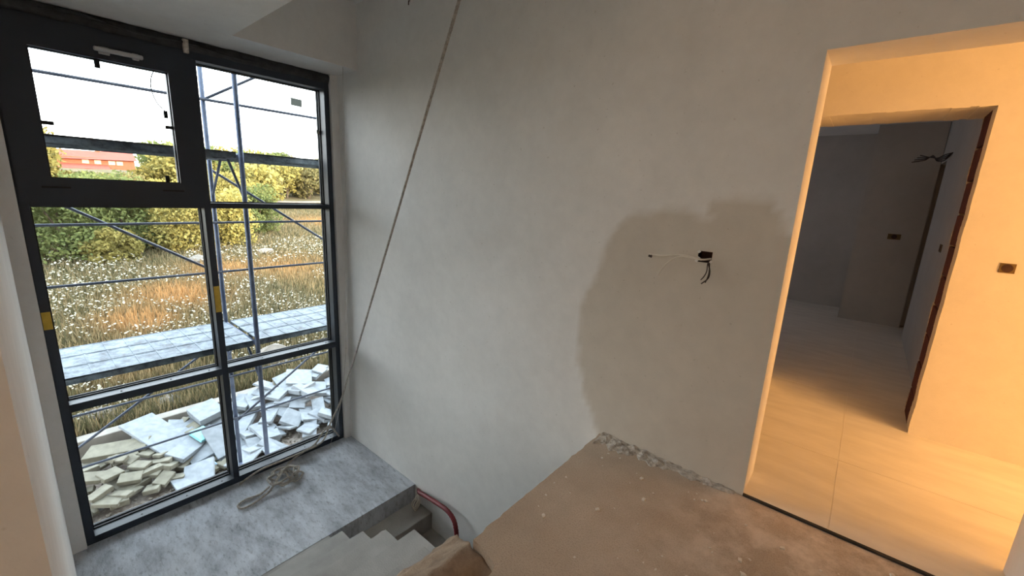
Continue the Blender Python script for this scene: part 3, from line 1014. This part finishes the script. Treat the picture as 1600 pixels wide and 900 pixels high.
wall_socket('socket_box', (0.673, F0, 1.211), 'y', 0.066, 0.058, 'brown flush socket box on the sunset-lit hall wall', 'box_olive')
wall_socket('socket_box', (0.265, 7.5, 1.203), 'y', 0.13, 0.07, 'dark socket box on the far wall of the dark room', 'box_olive')
wall_socket('socket_box', (0.535, 5.55, 1.207), 'x', 0.16, 0.07, 'socket box on the side wall of the dark room', 'box_olive')
mb = MB()
for q in range(4):
    p = [(0.534, 6.55 + .03 * q, 2.16), (0.49, 6.62, 2.15 - .02 * q), (0.44, 6.75, 2.125 - .01 * q), (0.40, 6.8, 2.135 + .008 * q), (0.35, 6.85, 2.15 - .012 * q), (0.30 - .02 * q, 6.9, 2.17 - .025 * q)]
    mb.tube(catmull(p, .03), 0.006, 5)
tag(mb.build('cable_bundle', 'wire_dark', smooth=True), 'tangled bare cables sticking out of the wall in the dark room', 'cable')
mb = MB()
mb.tube([(-3.14, D + .005, 2.99), (-3.14, D - .012, 2.985), (-3.14, D - .014, 2.955)], 0.005, 6)
tag(mb.build('wire_stub', 'wire_dark'), 'short dark wire stub high on the stairwell wall', 'wire')

# ------------------------------------------------------------------ outdoors: ground
def terrain(x, y):
    pts = [(-300, 2.0), (-130, 2.6), (-100, 2.4), (-70, 1.0), (-48, -0.3), (-36, -1.1), (-24, -1.75), (-9.3, -2.85), (-9.0, -2.9)]
    for (xa, za), (xb, zb) in zip(pts[:-1], pts[1:]):
        if xa <= x <= xb:
            t = (x - xa) / (xb - xa)
            z = za + (zb - za) * t
            break
    else:
        z = -2.9
    amp = min(1.0, max(0.0, (-9.5 - x) / 6))
    return z + amp * (noise.noise((x * 0.12, y * 0.12, 0)) * 0.35 + noise.noise((x * 0.5, y * 0.5, 3)) * 0.10)


mb = MB()
txs = [-9.0, -9.3] + [-9.3 - 0.6 * k for k in range(1, 50)] + [-39 - 2.5 * k for k in range(1, 40)] + [-180, -300]
tys = [-60, -30, -15, -8] + [-6 + 0.8 * k for k in range(45)] + [31 + 2.5 * k for k in range(1, 22)] + [100, 140, 200]
for x in txs:
    for y in tys:
        mb.v.append((x, y, terrain(x, y)))
n2 = len(tys)
for i in range(len(txs) - 1):
    for j in range(n2 - 1):
        a = i * n2 + j
        mb.f.append((a, a + 1, a + n2 + 1, a + n2))
struct(mb.build('ground_field', 'ground', smooth=True), 'dry field rising to a wooded hillside')
struct(MB().box(-9.0, -4.86, -60, 200, -3.3, -3.05).build('ground_yard', 'gravel'), 'gravel yard at the foot of the house')
rw = MB().box(-9.15, -8.93, -12, 40, -3.2, -2.63).build('retaining_wall', 'wallstone', bevel=0.01)
tag(rw, 'low pale concrete retaining wall behind the rubbish heap', 'wall')
# gravel stones in the yard
mb = MB()
for k in range(1500):
    x = random.uniform(-8.2, -6.2); y = random.uniform(-0.4, 4.5)
    s = random.uniform(0.012, 0.04)
    mb.obox((x, y, -3.05 + s * .3), (s * 1.4, s, s * .8), (random.random(), random.random(), random.random() * 3), jit=s * .3)
tag(mb.build('gravel_stones', 'rock'), 'loose pale gravel stones strewn in the yard below the window', 'gravel', kind='stuff')

# ------------------------------------------------------------------ scaffold
sc = thing('scaffold', (-5.25, 1.5, -3.05), 'blue-grey steel scaffold with diagonal braces standing outside the window', 'scaffold')
XN, XF = -4.90, -5.93
YF = [1.575 - 2.57, 1.575, 1.575 + 2.57]
DECKS = (-0.19, 1.79)
for y in YF:
    for x in (XN, XF):
        MB().tube([(x, y, -3.05), (x, y, 4.2)], 0.024, 10).build('standard_tube', 'scaf', sc, smooth=True)
    for zt in (-2.2, DECKS[0] - 0.04, DECKS[1] - 0.04, 3.75):
        MB().tube([(XN, y, zt), (XF, y, zt)], 0.022, 8).build('frame_transom', 'scaf', sc, smooth=True)
        for sgn, xa in ((1, XF), (-1, XN)):
            MB().tube([(xa, y, zt - 0.42), (xa + sgn * 0.40, y, zt - 0.02)], 0.014, 8).build('gusset_tube', 'scaf', sc, smooth=True)
    for x in (XN, XF):
        MB().box(x - .07, x + .07, y - .07, y + .07, -3.05, -3.04).build('base_plate', 'scaf', sc)
spans = [(YF[0], YF[1]), (YF[1], YF[2])]
for (y0, y1) in spans:
    for zr in (2.38, 1.02, 0.43, -0.93, -1.52):
        MB().tube([(XF + .04, y0, zr), (XF + .04, y1, zr)], 0.0135 if zr != 2.38 else .016, 8).build('guard_rail', 'scaf_thin', sc, smooth=True)
# diagonals on the outer plane: (y, z) at both ends
for (ya, za, yb, zb) in [(-0.995, 2.086, 1.575, 0.398), (1.575, 1.637, 4.145, -0.105), (-0.995, -2.053, 1.575, -0.406), (1.575, -1.613, 4.145, 0.015), (1.575, 2.379, 4.145, 4.024), (-0.995, 2.37, 1.575, 4.03)]:
    MB().tube([(XF - .04, ya, za), (XF - .04, yb, zb)], 0.015, 8).build('diagonal_brace', 'scaf_thin', sc, smooth=True)
for zd in DECKS:
    for (y0, y1) in spans:
        for k in range(3):
            x1 = XN - 0.04 - 0.315 * k
            x0 = x1 - 0.305
            mbb = MB()
            mbb.box(x0, x1, y0 + .03, y1 - .03, zd - 0.012, zd)
            mbb.box(x0, x0 + .012, y0 + .03, y1 - .03, zd - 0.06, zd + .003)
            mbb.box(x1 - .012, x1, y0 + .03, y1 - .03, zd - 0.06, zd + .003)
            pl = mbb.build('deck_plank', 'deck', sc)
            pl['label'] = 'splattered perforated steel deck plank'
            mbb = MB()
            nyy = int((y1 - y0) / 0.16)
            for i in range(1, nyy):
                yy = y0 + (y1 - y0) * i / nyy
                mbb.box(x0 + .012, x1 - .012, yy - .006, yy + .006, zd, zd + .004)
            mbb.build('ribs', 'deck', pl)['kind'] = 'stuff'

# ------------------------------------------------------------------ rubbish heap
def heap_h(x, y):
    base = -3.05
    h = 0.42 * math.exp(-(((x + 8.55) / 0.55) ** 2)) + 0.10
    t = max(0.0, min(1.0, (1.45 - y) / 0.5))
    h = h * (1 - t) + t * (0.26 * math.exp(-(((x + 7.95) / 0.5) ** 2)) + 0.06)
    return base + h * (0.8 + 0.35 * math.sin(y * 2.1 + 0.6)) * (1.0 if y > 0.2 else .7)


def slab(name, mat, c, s, rot, label, group=None, cat='rubbish', jit=0.006):
    m = MB().obox((0, 0, 0), s, (0, 0, 0), jit)
    o = m.build(name, mat, bevel=min(0.006, s[2] * .15))
    o.location = c
    o.rotation_euler = rot
    return tag(o, label, cat, group)


GW, GT = 'broken white foam boards in the heap', 'tan insulation blocks in the heap'
LW, LT = 'broken white foam board lying in the rubbish heap in the yard', 'broken tan insulation block lying in the rubbish heap in the yard'
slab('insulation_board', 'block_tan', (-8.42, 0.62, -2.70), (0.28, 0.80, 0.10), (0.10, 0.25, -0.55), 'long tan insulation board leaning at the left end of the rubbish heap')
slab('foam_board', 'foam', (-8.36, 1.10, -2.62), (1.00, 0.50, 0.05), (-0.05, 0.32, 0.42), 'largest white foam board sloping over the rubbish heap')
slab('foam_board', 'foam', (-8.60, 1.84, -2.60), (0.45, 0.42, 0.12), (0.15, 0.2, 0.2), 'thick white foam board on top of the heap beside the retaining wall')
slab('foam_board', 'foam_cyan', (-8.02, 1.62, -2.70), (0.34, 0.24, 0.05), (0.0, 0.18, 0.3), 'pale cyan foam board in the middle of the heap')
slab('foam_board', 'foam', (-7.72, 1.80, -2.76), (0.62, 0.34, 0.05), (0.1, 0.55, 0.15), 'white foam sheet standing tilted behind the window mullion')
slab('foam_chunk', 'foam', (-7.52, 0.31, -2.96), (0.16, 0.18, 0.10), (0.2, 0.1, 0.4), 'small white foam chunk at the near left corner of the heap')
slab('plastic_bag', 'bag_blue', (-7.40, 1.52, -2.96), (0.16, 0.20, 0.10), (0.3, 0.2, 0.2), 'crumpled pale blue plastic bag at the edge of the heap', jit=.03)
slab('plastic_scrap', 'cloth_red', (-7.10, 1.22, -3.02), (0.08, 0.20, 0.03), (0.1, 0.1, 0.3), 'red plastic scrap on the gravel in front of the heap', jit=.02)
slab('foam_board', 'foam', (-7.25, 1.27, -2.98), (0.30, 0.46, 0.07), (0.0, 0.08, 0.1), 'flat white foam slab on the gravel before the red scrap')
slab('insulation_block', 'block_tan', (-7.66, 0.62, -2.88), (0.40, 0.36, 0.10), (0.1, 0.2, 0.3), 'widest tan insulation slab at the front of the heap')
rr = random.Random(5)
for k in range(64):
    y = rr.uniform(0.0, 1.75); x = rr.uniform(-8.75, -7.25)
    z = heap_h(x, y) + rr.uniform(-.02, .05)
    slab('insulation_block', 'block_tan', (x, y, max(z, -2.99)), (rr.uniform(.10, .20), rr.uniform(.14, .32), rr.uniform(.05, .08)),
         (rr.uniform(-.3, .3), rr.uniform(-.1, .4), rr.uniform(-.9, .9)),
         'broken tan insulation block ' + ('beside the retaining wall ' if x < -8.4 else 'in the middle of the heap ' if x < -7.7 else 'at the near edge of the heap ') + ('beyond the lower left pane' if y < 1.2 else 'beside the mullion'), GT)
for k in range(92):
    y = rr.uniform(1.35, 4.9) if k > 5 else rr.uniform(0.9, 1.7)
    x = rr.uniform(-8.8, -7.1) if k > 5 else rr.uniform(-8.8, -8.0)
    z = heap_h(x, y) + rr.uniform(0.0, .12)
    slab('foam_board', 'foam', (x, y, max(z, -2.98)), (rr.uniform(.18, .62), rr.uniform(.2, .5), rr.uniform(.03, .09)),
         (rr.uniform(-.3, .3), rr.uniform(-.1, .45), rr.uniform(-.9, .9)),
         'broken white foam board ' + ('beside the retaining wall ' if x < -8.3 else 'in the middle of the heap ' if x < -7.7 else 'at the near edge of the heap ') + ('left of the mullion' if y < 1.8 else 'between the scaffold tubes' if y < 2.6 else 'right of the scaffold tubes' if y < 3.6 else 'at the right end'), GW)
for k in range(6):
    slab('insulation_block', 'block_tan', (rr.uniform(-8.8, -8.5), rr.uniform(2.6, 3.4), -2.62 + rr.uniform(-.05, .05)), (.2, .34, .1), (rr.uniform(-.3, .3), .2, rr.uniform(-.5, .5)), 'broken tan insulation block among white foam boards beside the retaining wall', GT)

# ------------------------------------------------------------------ plants
def set_color(me, name, cols):
    a = me.attributes.new(name, 'FLOAT_COLOR', 'POINT')
    a.data.foreach_set('color', np.asarray(cols, dtype=np.float32).ravel())


def lin(rgb):
    return np.array(srgb(*rgb)[:3])


def orange_w(x, y):
    w = np.zeros_like(x)
    for cx, cy, r, s in ((-14.5, 1.9, 1.0, 1.0), (-16.5, 3.2, 1.5, 1.0), (-19.5, 5.2, 1.8, .7), (-19.0, 7.6, 2.0, .5), (-33, 16.2, 2.5, 1.0), (-12.0, 1.2, 1.0, .5), (-17.5, 9.0, 1.6, .3)):
        w = np.maximum(w, s * np.exp(-(((x - cx) / r) ** 2 + ((y - cy) / (r * .8)) ** 2)))
    return w


def mesh_from(name, V, F, mat):
    me = bpy.data.meshes.new(name)
    me.vertices.add(len(V)); me.vertices.foreach_set('co', V.astype(np.float32).ravel())
    k = F.shape[1]
    me.loops.add(F.size); me.loops.foreach_set('vertex_index', F.astype(np.int32).ravel())
    me.polygons.add(len(F)); me.polygons.foreach_set('loop_start', np.arange(0, F.size, k, dtype=np.int32))
    me.update(calc_edges=True)
    me.materials.append(M[mat])
    return me


def weeds(n, nflower):
    # density falls with distance; strips of y follow the view through the window
    xx = -9.25 - (RNG.random(n) ** 1.5) * 37
    ymax = -xx * 0.52 + 1.0
    yy = -1.2 + RNG.random(n) * (ymax + 1.2)
    z = np.array([terrain(a, b) for a, b in zip(xx, yy)])
    far = np.clip((-xx - 9) / 15, 0, 1)
    h = RNG.uniform(0.12, 0.42, n) * (1 - .45 * far)
    w = RNG.uniform(0.006, 0.016, n) * (1 + .9 * far)
    ang = RNG.uniform(0, 2 * math.pi, n)
    lean = RNG.normal(0, 0.22, (n, 2)) * h[:, None]
    dx, dy = np.cos(ang) * w, np.sin(ang) * w
    V = np.zeros((n, 4, 3))
    V[:, 0] = np.stack([xx - dx, yy - dy, z - .02], 1)
    V[:, 1] = np.stack([xx + dx, yy + dy, z - .02], 1)
    V[:, 2] = np.stack([xx + dx * .3 + lean[:, 0], yy + dy * .3 + lean[:, 1], z + h], 1)
    V[:, 3] = np.stack([xx - dx * .3 + lean[:, 0], yy - dy * .3 + lean[:, 1], z + h], 1)
    F = np.arange(n * 4).reshape(n, 4)
    pal = np.stack([lin((90, 87, 61)), lin((110, 100, 72)), lin((130, 112, 80)), lin((76, 74, 51)), lin((144, 128, 96))])
    col = pal[RNG.integers(0, 5, n)] * RNG.uniform(.75, 1.15, (n, 1))
    ow = np.clip(orange_w(xx, yy) * RNG.uniform(.5, 1.4, n), 0, 1)[:, None]
    col = col * (1 - ow) + (lin((176, 132, 84)) * RNG.uniform(.8, 1.15, (n, 1))) * ow
    me = mesh_from('field_weeds', V.reshape(-1, 3), F, 'weeds')
    set_color(me, 'tint', np.concatenate([np.repeat(col, 4, 0), np.ones((n * 4, 1))], 1))
    o = bpy.data.objects.new('field_weeds', me); C.objects.link(o)
    tag(o, 'dry weeds and straw-coloured grass covering the field', 'weeds', kind='stuff')
    # flowers
    n = nflower
    xx = -9.6 - (RNG.random(n) ** 1.2) * 16
    ymax = -xx * 0.52 + 1.0
    yy = -1.2 + RNG.random(n) * (ymax + 1.2)
    keep = np.array([noise.noise((a * .35, b * .35, 8.0)) > -0.25 for a, b in zip(xx, yy)]) & (orange_w(xx, yy) < .55)
    xx, yy = xx[keep], yy[keep]; n = len(xx)
    z = np.array([terrain(a, b) for a, b in zip(xx, yy)]) + RNG.uniform(.2, .42, n)
    r = RNG.uniform(0.014, 0.03, n) * (1 + .5 * np.clip((-xx - 9) / 15, 0, 1))
    V = np.zeros((n, 5, 3))
    tl = RNG.normal(0, .4, (n, 2))
    for k in range(5):
        t = 2 * math.pi * k / 5
        c, s = math.cos(t) * r, math.sin(t) * r
        V[:, k] = np.stack([xx + c, yy + s, z + tl[:, 0] * c + tl[:, 1] * s], 1)
    col = np.repeat(lin((168, 160, 140))[None] * RNG.uniform(.8, 1.05, (n, 1)), 5, 0)
    me = mesh_from('field_flowers', V.reshape(-1, 3), np.arange(n * 5).reshape(n, 5), 'weeds')
    set_color(me, 'tint', np.concatenate([col, np.ones((n * 5, 1))], 1))
    o = bpy.data.objects.new('field_flowers', me); C.objects.link(o)
    tag(o, 'countless small white flower heads dotted over the field', 'flowers', kind='stuff')


weeds(120000, 9000)


def crown_mesh(name, blobs, n, size, mat, seed):
    rg = np.random.default_rng(seed)
    vol = np.array([b[3] ** 2 for b in blobs]); vol = vol / vol.sum()
    which = rg.choice(len(blobs), n, p=vol)
    Bc = np.array([b[:3] for b in blobs])[which]; Br = np.array([b[3] for b in blobs])[which]
    d = rg.normal(0, 1, (n, 3)); d /= np.linalg.norm(d, axis=1)[:, None]
    rad = Br * rg.uniform(.55, 1.08, n)
    P = Bc + d * rad[:, None] * np.array([1, 1, .85])
    P[:, 2] = np.maximum(P[:, 2], 0.05)
    a = rg.normal(0, 1, (n, 3)); a /= np.linalg.norm(a, axis=1)[:, None]
    b = np.cross(a, rg.normal(0, 1, (n, 3))); b /= np.linalg.norm(b, axis=1)[:, None]
    s = size * rg.uniform(.6, 1.4, n)[:, None]
    V = np.stack([P - a * s, P + b * s * .55, P + a * s, P - b * s * .55], 1)
    return mesh_from(name, V.reshape(-1, 3), np.arange(n * 4).reshape(n, 4), mat)


def blob_set(h, w, nb, seed, low=.25):
    rg = random.Random(seed)
    out = []
    for k in range(nb):
        t = rg.random()
        z = h * (low + (.85 - low) * t)
        rr_ = w * (0.9 - 0.55 * abs(t - .35)) * rg.random() ** .5
        an = rg.uniform(0, 6.28)
        out.append((rr_ * math.cos(an), rr_ * math.sin(an), z, rg.uniform(.16, .28) * h))
    return out


def trunk_mb(h, blobs, r):
    mb = MB()
    for b in blobs[:5]:
        mb.tube(catmull([(0, 0, -0.3), (b[0] * .25, b[1] * .25, h * .22), (b[0] * .8, b[1] * .8, b[2] * .9)], .2), r, 5)
    return mb


# bushes behind the field
bush_specs = [  # x, y, height, half-width, leaf material, label
    (-24.0, -0.6, 3.0, 1.5, 'leaf_green', 'shaded green bush at the left edge of the thicket beyond the field'),
    (-24.6, 1.5, 3.3, 1.6, 'leaf_green', 'tall shaded green bush in the middle of the thicket beyond the field'),
    (-25.2, 3.4, 3.2, 1.5, 'leaf_green', 'grey-green bush beside the golden bush beyond the field'),
    (-23.2, 2.6, 1.3, 0.9, 'leaf_yellow', 'low yellow-green bush at the foot of the thicket'),
    (-24.6, 5.2, 3.1, 1.5, 'leaf_yellow', 'golden yellow bush caught by the sun behind the mullion'),
    (-25.2, 7.0, 2.9, 1.3, 'leaf_yellow', 'golden bush seen between the two scaffold tubes'),
    (-29.0, 9.8, 2.9, 1.3, 'leaf_green', 'dark green bush right of the scaffold tube'),
    (-33.0, 2.5, 2.9, 2.0, 'leaf_green', 'green tree behind the thicket below the red roofed house'),
    (-33.0, 6.5, 3.1, 2.0, 'leaf_yellow', 'yellow-green tree behind the golden bush'),
    (-34.0, -1.5, 3.2, 2.0, 'leaf_green', 'green tree behind the left end of the thicket'),
    (-36.0, 10.5, 3.2, 1.8, 'leaf_yellow', 'golden tree behind the scaffold tubes')]
for k, (x, y, h, w, lm, lab) in enumerate(bush_specs):
    z = terrain(x, y)
    bl = blob_set(h, w, 26, 40 + k, .10)
    t = thing('bush' if x > -30 else 'tree', (x, y, z - .05), lab, 'bush' if x > -30 else 'tree', 'thicket beyond the field')
    me = crown_mesh('foliage', bl, 8000, 0.078, lm, 60 + k)
    o = bpy.data.objects.new('foliage', me); C.objects.link(o); o.parent = t
    tm = trunk_mb(h, bl, 0.04)
    tm.v = [tuple(Vector(p) + Vector((x, y, z - .05))) for p in tm.v]
    tm.build('trunk', 'bark', t, smooth=True)

# woodland on the hillside
protos = []
for k, (h, w, lm) in enumerate(((4.6, 1.9, 'leaf_olive'), (5.2, 2.1, 'leaf_yellow'), (4.2, 2.0, 'leaf_olive'), (4.8, 1.8, 'leaf_green'), (3.9, 2.0, 'leaf_yellow'))):
    bl = blob_set(h, w, 20, 90 + k, .22)
    me = crown_mesh('woodland_tree', bl, 2000, 0.22, lm, 120 + k)
    tb = trunk_mb(h, bl, 0.07)
    bm = bmesh.new(); bm.from_mesh(me)
    me2 = bpy.data.meshes.new('trunk_tmp'); me2.from_pydata([tuple(p) for p in tb.v], [], tb.f)
    n0 = len(bm.faces)
    bm.from_mesh(me2)
    bm.faces.ensure_lookup_table()
    for f in bm.faces[n0:]: f.material_index = 1
    bm.to_mesh(me); bm.free(); bpy.data.meshes.remove(me2)
    me.materials.append(M['bark'])
    protos.append((me, h))
wr_ = random.Random(21)
count = 0
xk = -46.0
while xk > -112:
    step = 3.3 + (-xk - 46) * 0.025
    yk = -xk * 0.0 - 6
    while yk < -xk * 0.50 + 4:
        x = xk + wr_.uniform(-1.3, 1.3); y = yk + wr_.uniform(-1.3, 1.3)
        yk += step * wr_.uniform(.8, 1.2)
        me, h = protos[wr_.randrange(5)]
        s = wr_.uniform(.75, 1.1)
        zg = terrain(x, y)
        rel = y / -x
        if 0.035 < rel < 0.185:           # keep the view of the red roofed house open
            lim = 1.5 + 0.006 * (-x)
            if zg + h * s > lim: s = (lim - zg) / h
            if s < 0.3: continue
        if rel > 0.36 and x > -50: continue     # clearing with the track
        o = bpy.data.objects.new('woodland_tree', me); C.objects.link(o)
        o.location = (x, y, zg - .1); o.scale = (s, s, s); o.rotation_euler = (0, 0, wr_.uniform(0, 6.28))
        kind_ = {'leaf_olive': 'olive', 'leaf_yellow': 'golden', 'leaf_green': 'grey-green'}[me.materials[0].name]
        zone = ('around the red roofed house' if rel < 0.2 else 'behind the mullion' if rel < 0.3 else 'at the window\'s right edge')
        rowz = 'low on the hillside ' if x > -62 else 'halfway up the hillside ' if x > -84 else 'near the hilltop '
        tag(o, kind_ + ' tree in the woodland ' + rowz + zone, 'tree', 'woodland trees on the hillside')
        count += 1
    xk -= step * 0.95
o = bpy.data.objects.new('woodland_tree', protos[1][0]); C.objects.link(o)
o.location = (-100, 33.3, terrain(-100, 33.3)); o.scale = (1.15, 1.15, 1.15)
tag(o, 'tallest tree on the skyline beside the scaffold tube', 'tree', 'woodland trees on the hillside')
print('woodland trees', count)

# rocks and track
def rock(c, s, label, group=None, seed=0):
    bm = bmesh.new()
    bmesh.ops.create_icosphere(bm, subdivisions=2, radius=1)
    for v in bm.verts:
        k = 1 + .3 * noise.noise((v.co.x * 1.5 + seed, v.co.y * 1.5, v.co.z * 1.5))
        v.co = Vector((v.co.x * s[0] * k, v.co.y * s[1] * k, v.co.z * s[2] * k))
    me = bpy.data.meshes.new('rock'); bm.to_mesh(me); bm.free()
    me.materials.append(M['rock'])
    o = bpy.data.objects.new('rock', me); C.objects.link(o); o.location = c
    return tag(o, label, 'rock', group)


rock((-21.5, 4.95, terrain(-21.5, 4.95) + .1), (.35, .42, .20), 'pale rock in the field left of the mullion', seed=1)
rock((-22.0, 7.75, terrain(-22, 7.75) + .1), (.3, .38, .2), 'pale rock in the field right of the scaffold tube', seed=2)
rock((-9.9, 0.55, -2.75), (.25, .35, .22), 'pale boulder just behind the left end of the retaining wall', seed=3)
rock((-9.75, 1.5, -2.75), (.2, .25, .18), 'small pale boulder behind the retaining wall above the large foam board', seed=6)
rock((-10.3, 3.6, -2.6), (.4, .45, .35), 'pale boulder behind the retaining wall beside the near scaffold tube', seed=4)
mb = MB()
P = [(-47 - .15 * k, 12 + 1.4 * k) for k in range(24)]
for (xa, ya), (xb, yb) in zip(P[:-1], P[1:]):
    za, zb = terrain(xa, ya) + .12, terrain(xb, yb) + .12
    mb.add([(xa - .5, ya, za), (xa + .5, ya, za), (xb + .5, yb, zb), (xb - .5, yb, zb), (xa - .5, ya, za - .6), (xa + .5, ya, za - .6), (xb + .5, yb, zb - .6), (xb - .5, yb, zb - .6)],
           [(0, 1, 2, 3), (0, 4, 5, 1), (2, 6, 7, 3), (1, 5, 6, 2), (3, 7, 4, 0)])
struct(mb.build('ground_track', 'wallstone'), 'pale dirt track below the woodland')

# house with red roofs
hs = thing('house', (-110, 11.6, 0.5), 'long peach house with red tiled roofs among the hillside trees', 'house')
MB().box(-115, -110, 6.1, 17.0, -0.5, 4.6).build('wall', 'house_wall', hs)
MB().add([(-109.5, 5.8, 4.1), (-115.5, 5.8, 4.1), (-112.5, 5.8, 5.75), (-109.5, 17.3, 4.5), (-115.5, 17.3, 4.5), (-112.5, 17.3, 6.0)],
         [(0, 2, 1), (3, 4, 5), (0, 3, 5, 2), (1, 2, 5, 4), (0, 1, 4, 3)]).build('roof', 'roof_tile', hs)
MB().add([(-107.6, 6.2, 2.55), (-110.05, 6.2, 3.35), (-110.05, 13.2, 3.45), (-107.6, 13.2, 2.65), (-107.6, 6.2, 2.4), (-110.05, 6.2, 3.2), (-110.05, 13.2, 3.3), (-107.6, 13.2, 2.5)],
         [(0, 3, 2, 1), (4, 5, 6, 7), (0, 4, 7, 3), (0, 1, 5, 4), (3, 7, 6, 2)]).build('porch_roof', 'roof_tile', hs)
MB().box(-109.9, -107.8, 6.4, 13.0, -0.5, 2.5).build('porch_wall', 'house_wall', hs)
MB().box(-112.8, -112.2, 12.0, 12.6, 5.6, 6.3).build('chimney', 'house_wall', hs)
for yy in (9.8, 11.4, 13.3, 14.4):
    MB().box(-110.0, -109.93, yy, yy + .9, 3.5, 4.2).build('window', 'house_window', hs)
up = thing('utility_pole', (-70, 16.8, 0.8), 'pale wooden utility pole among the hillside trees', 'pole')
MB().tube([(-70, 16.8, 0.6), (-70, 16.8, 4.6)], [.13, .10], 8).build('pole', 'pole_wood', up)
MB().box(-70.05, -69.95, 16.4, 17.2, 4.2, 4.3).build('crossarm', 'pole_wood', up)
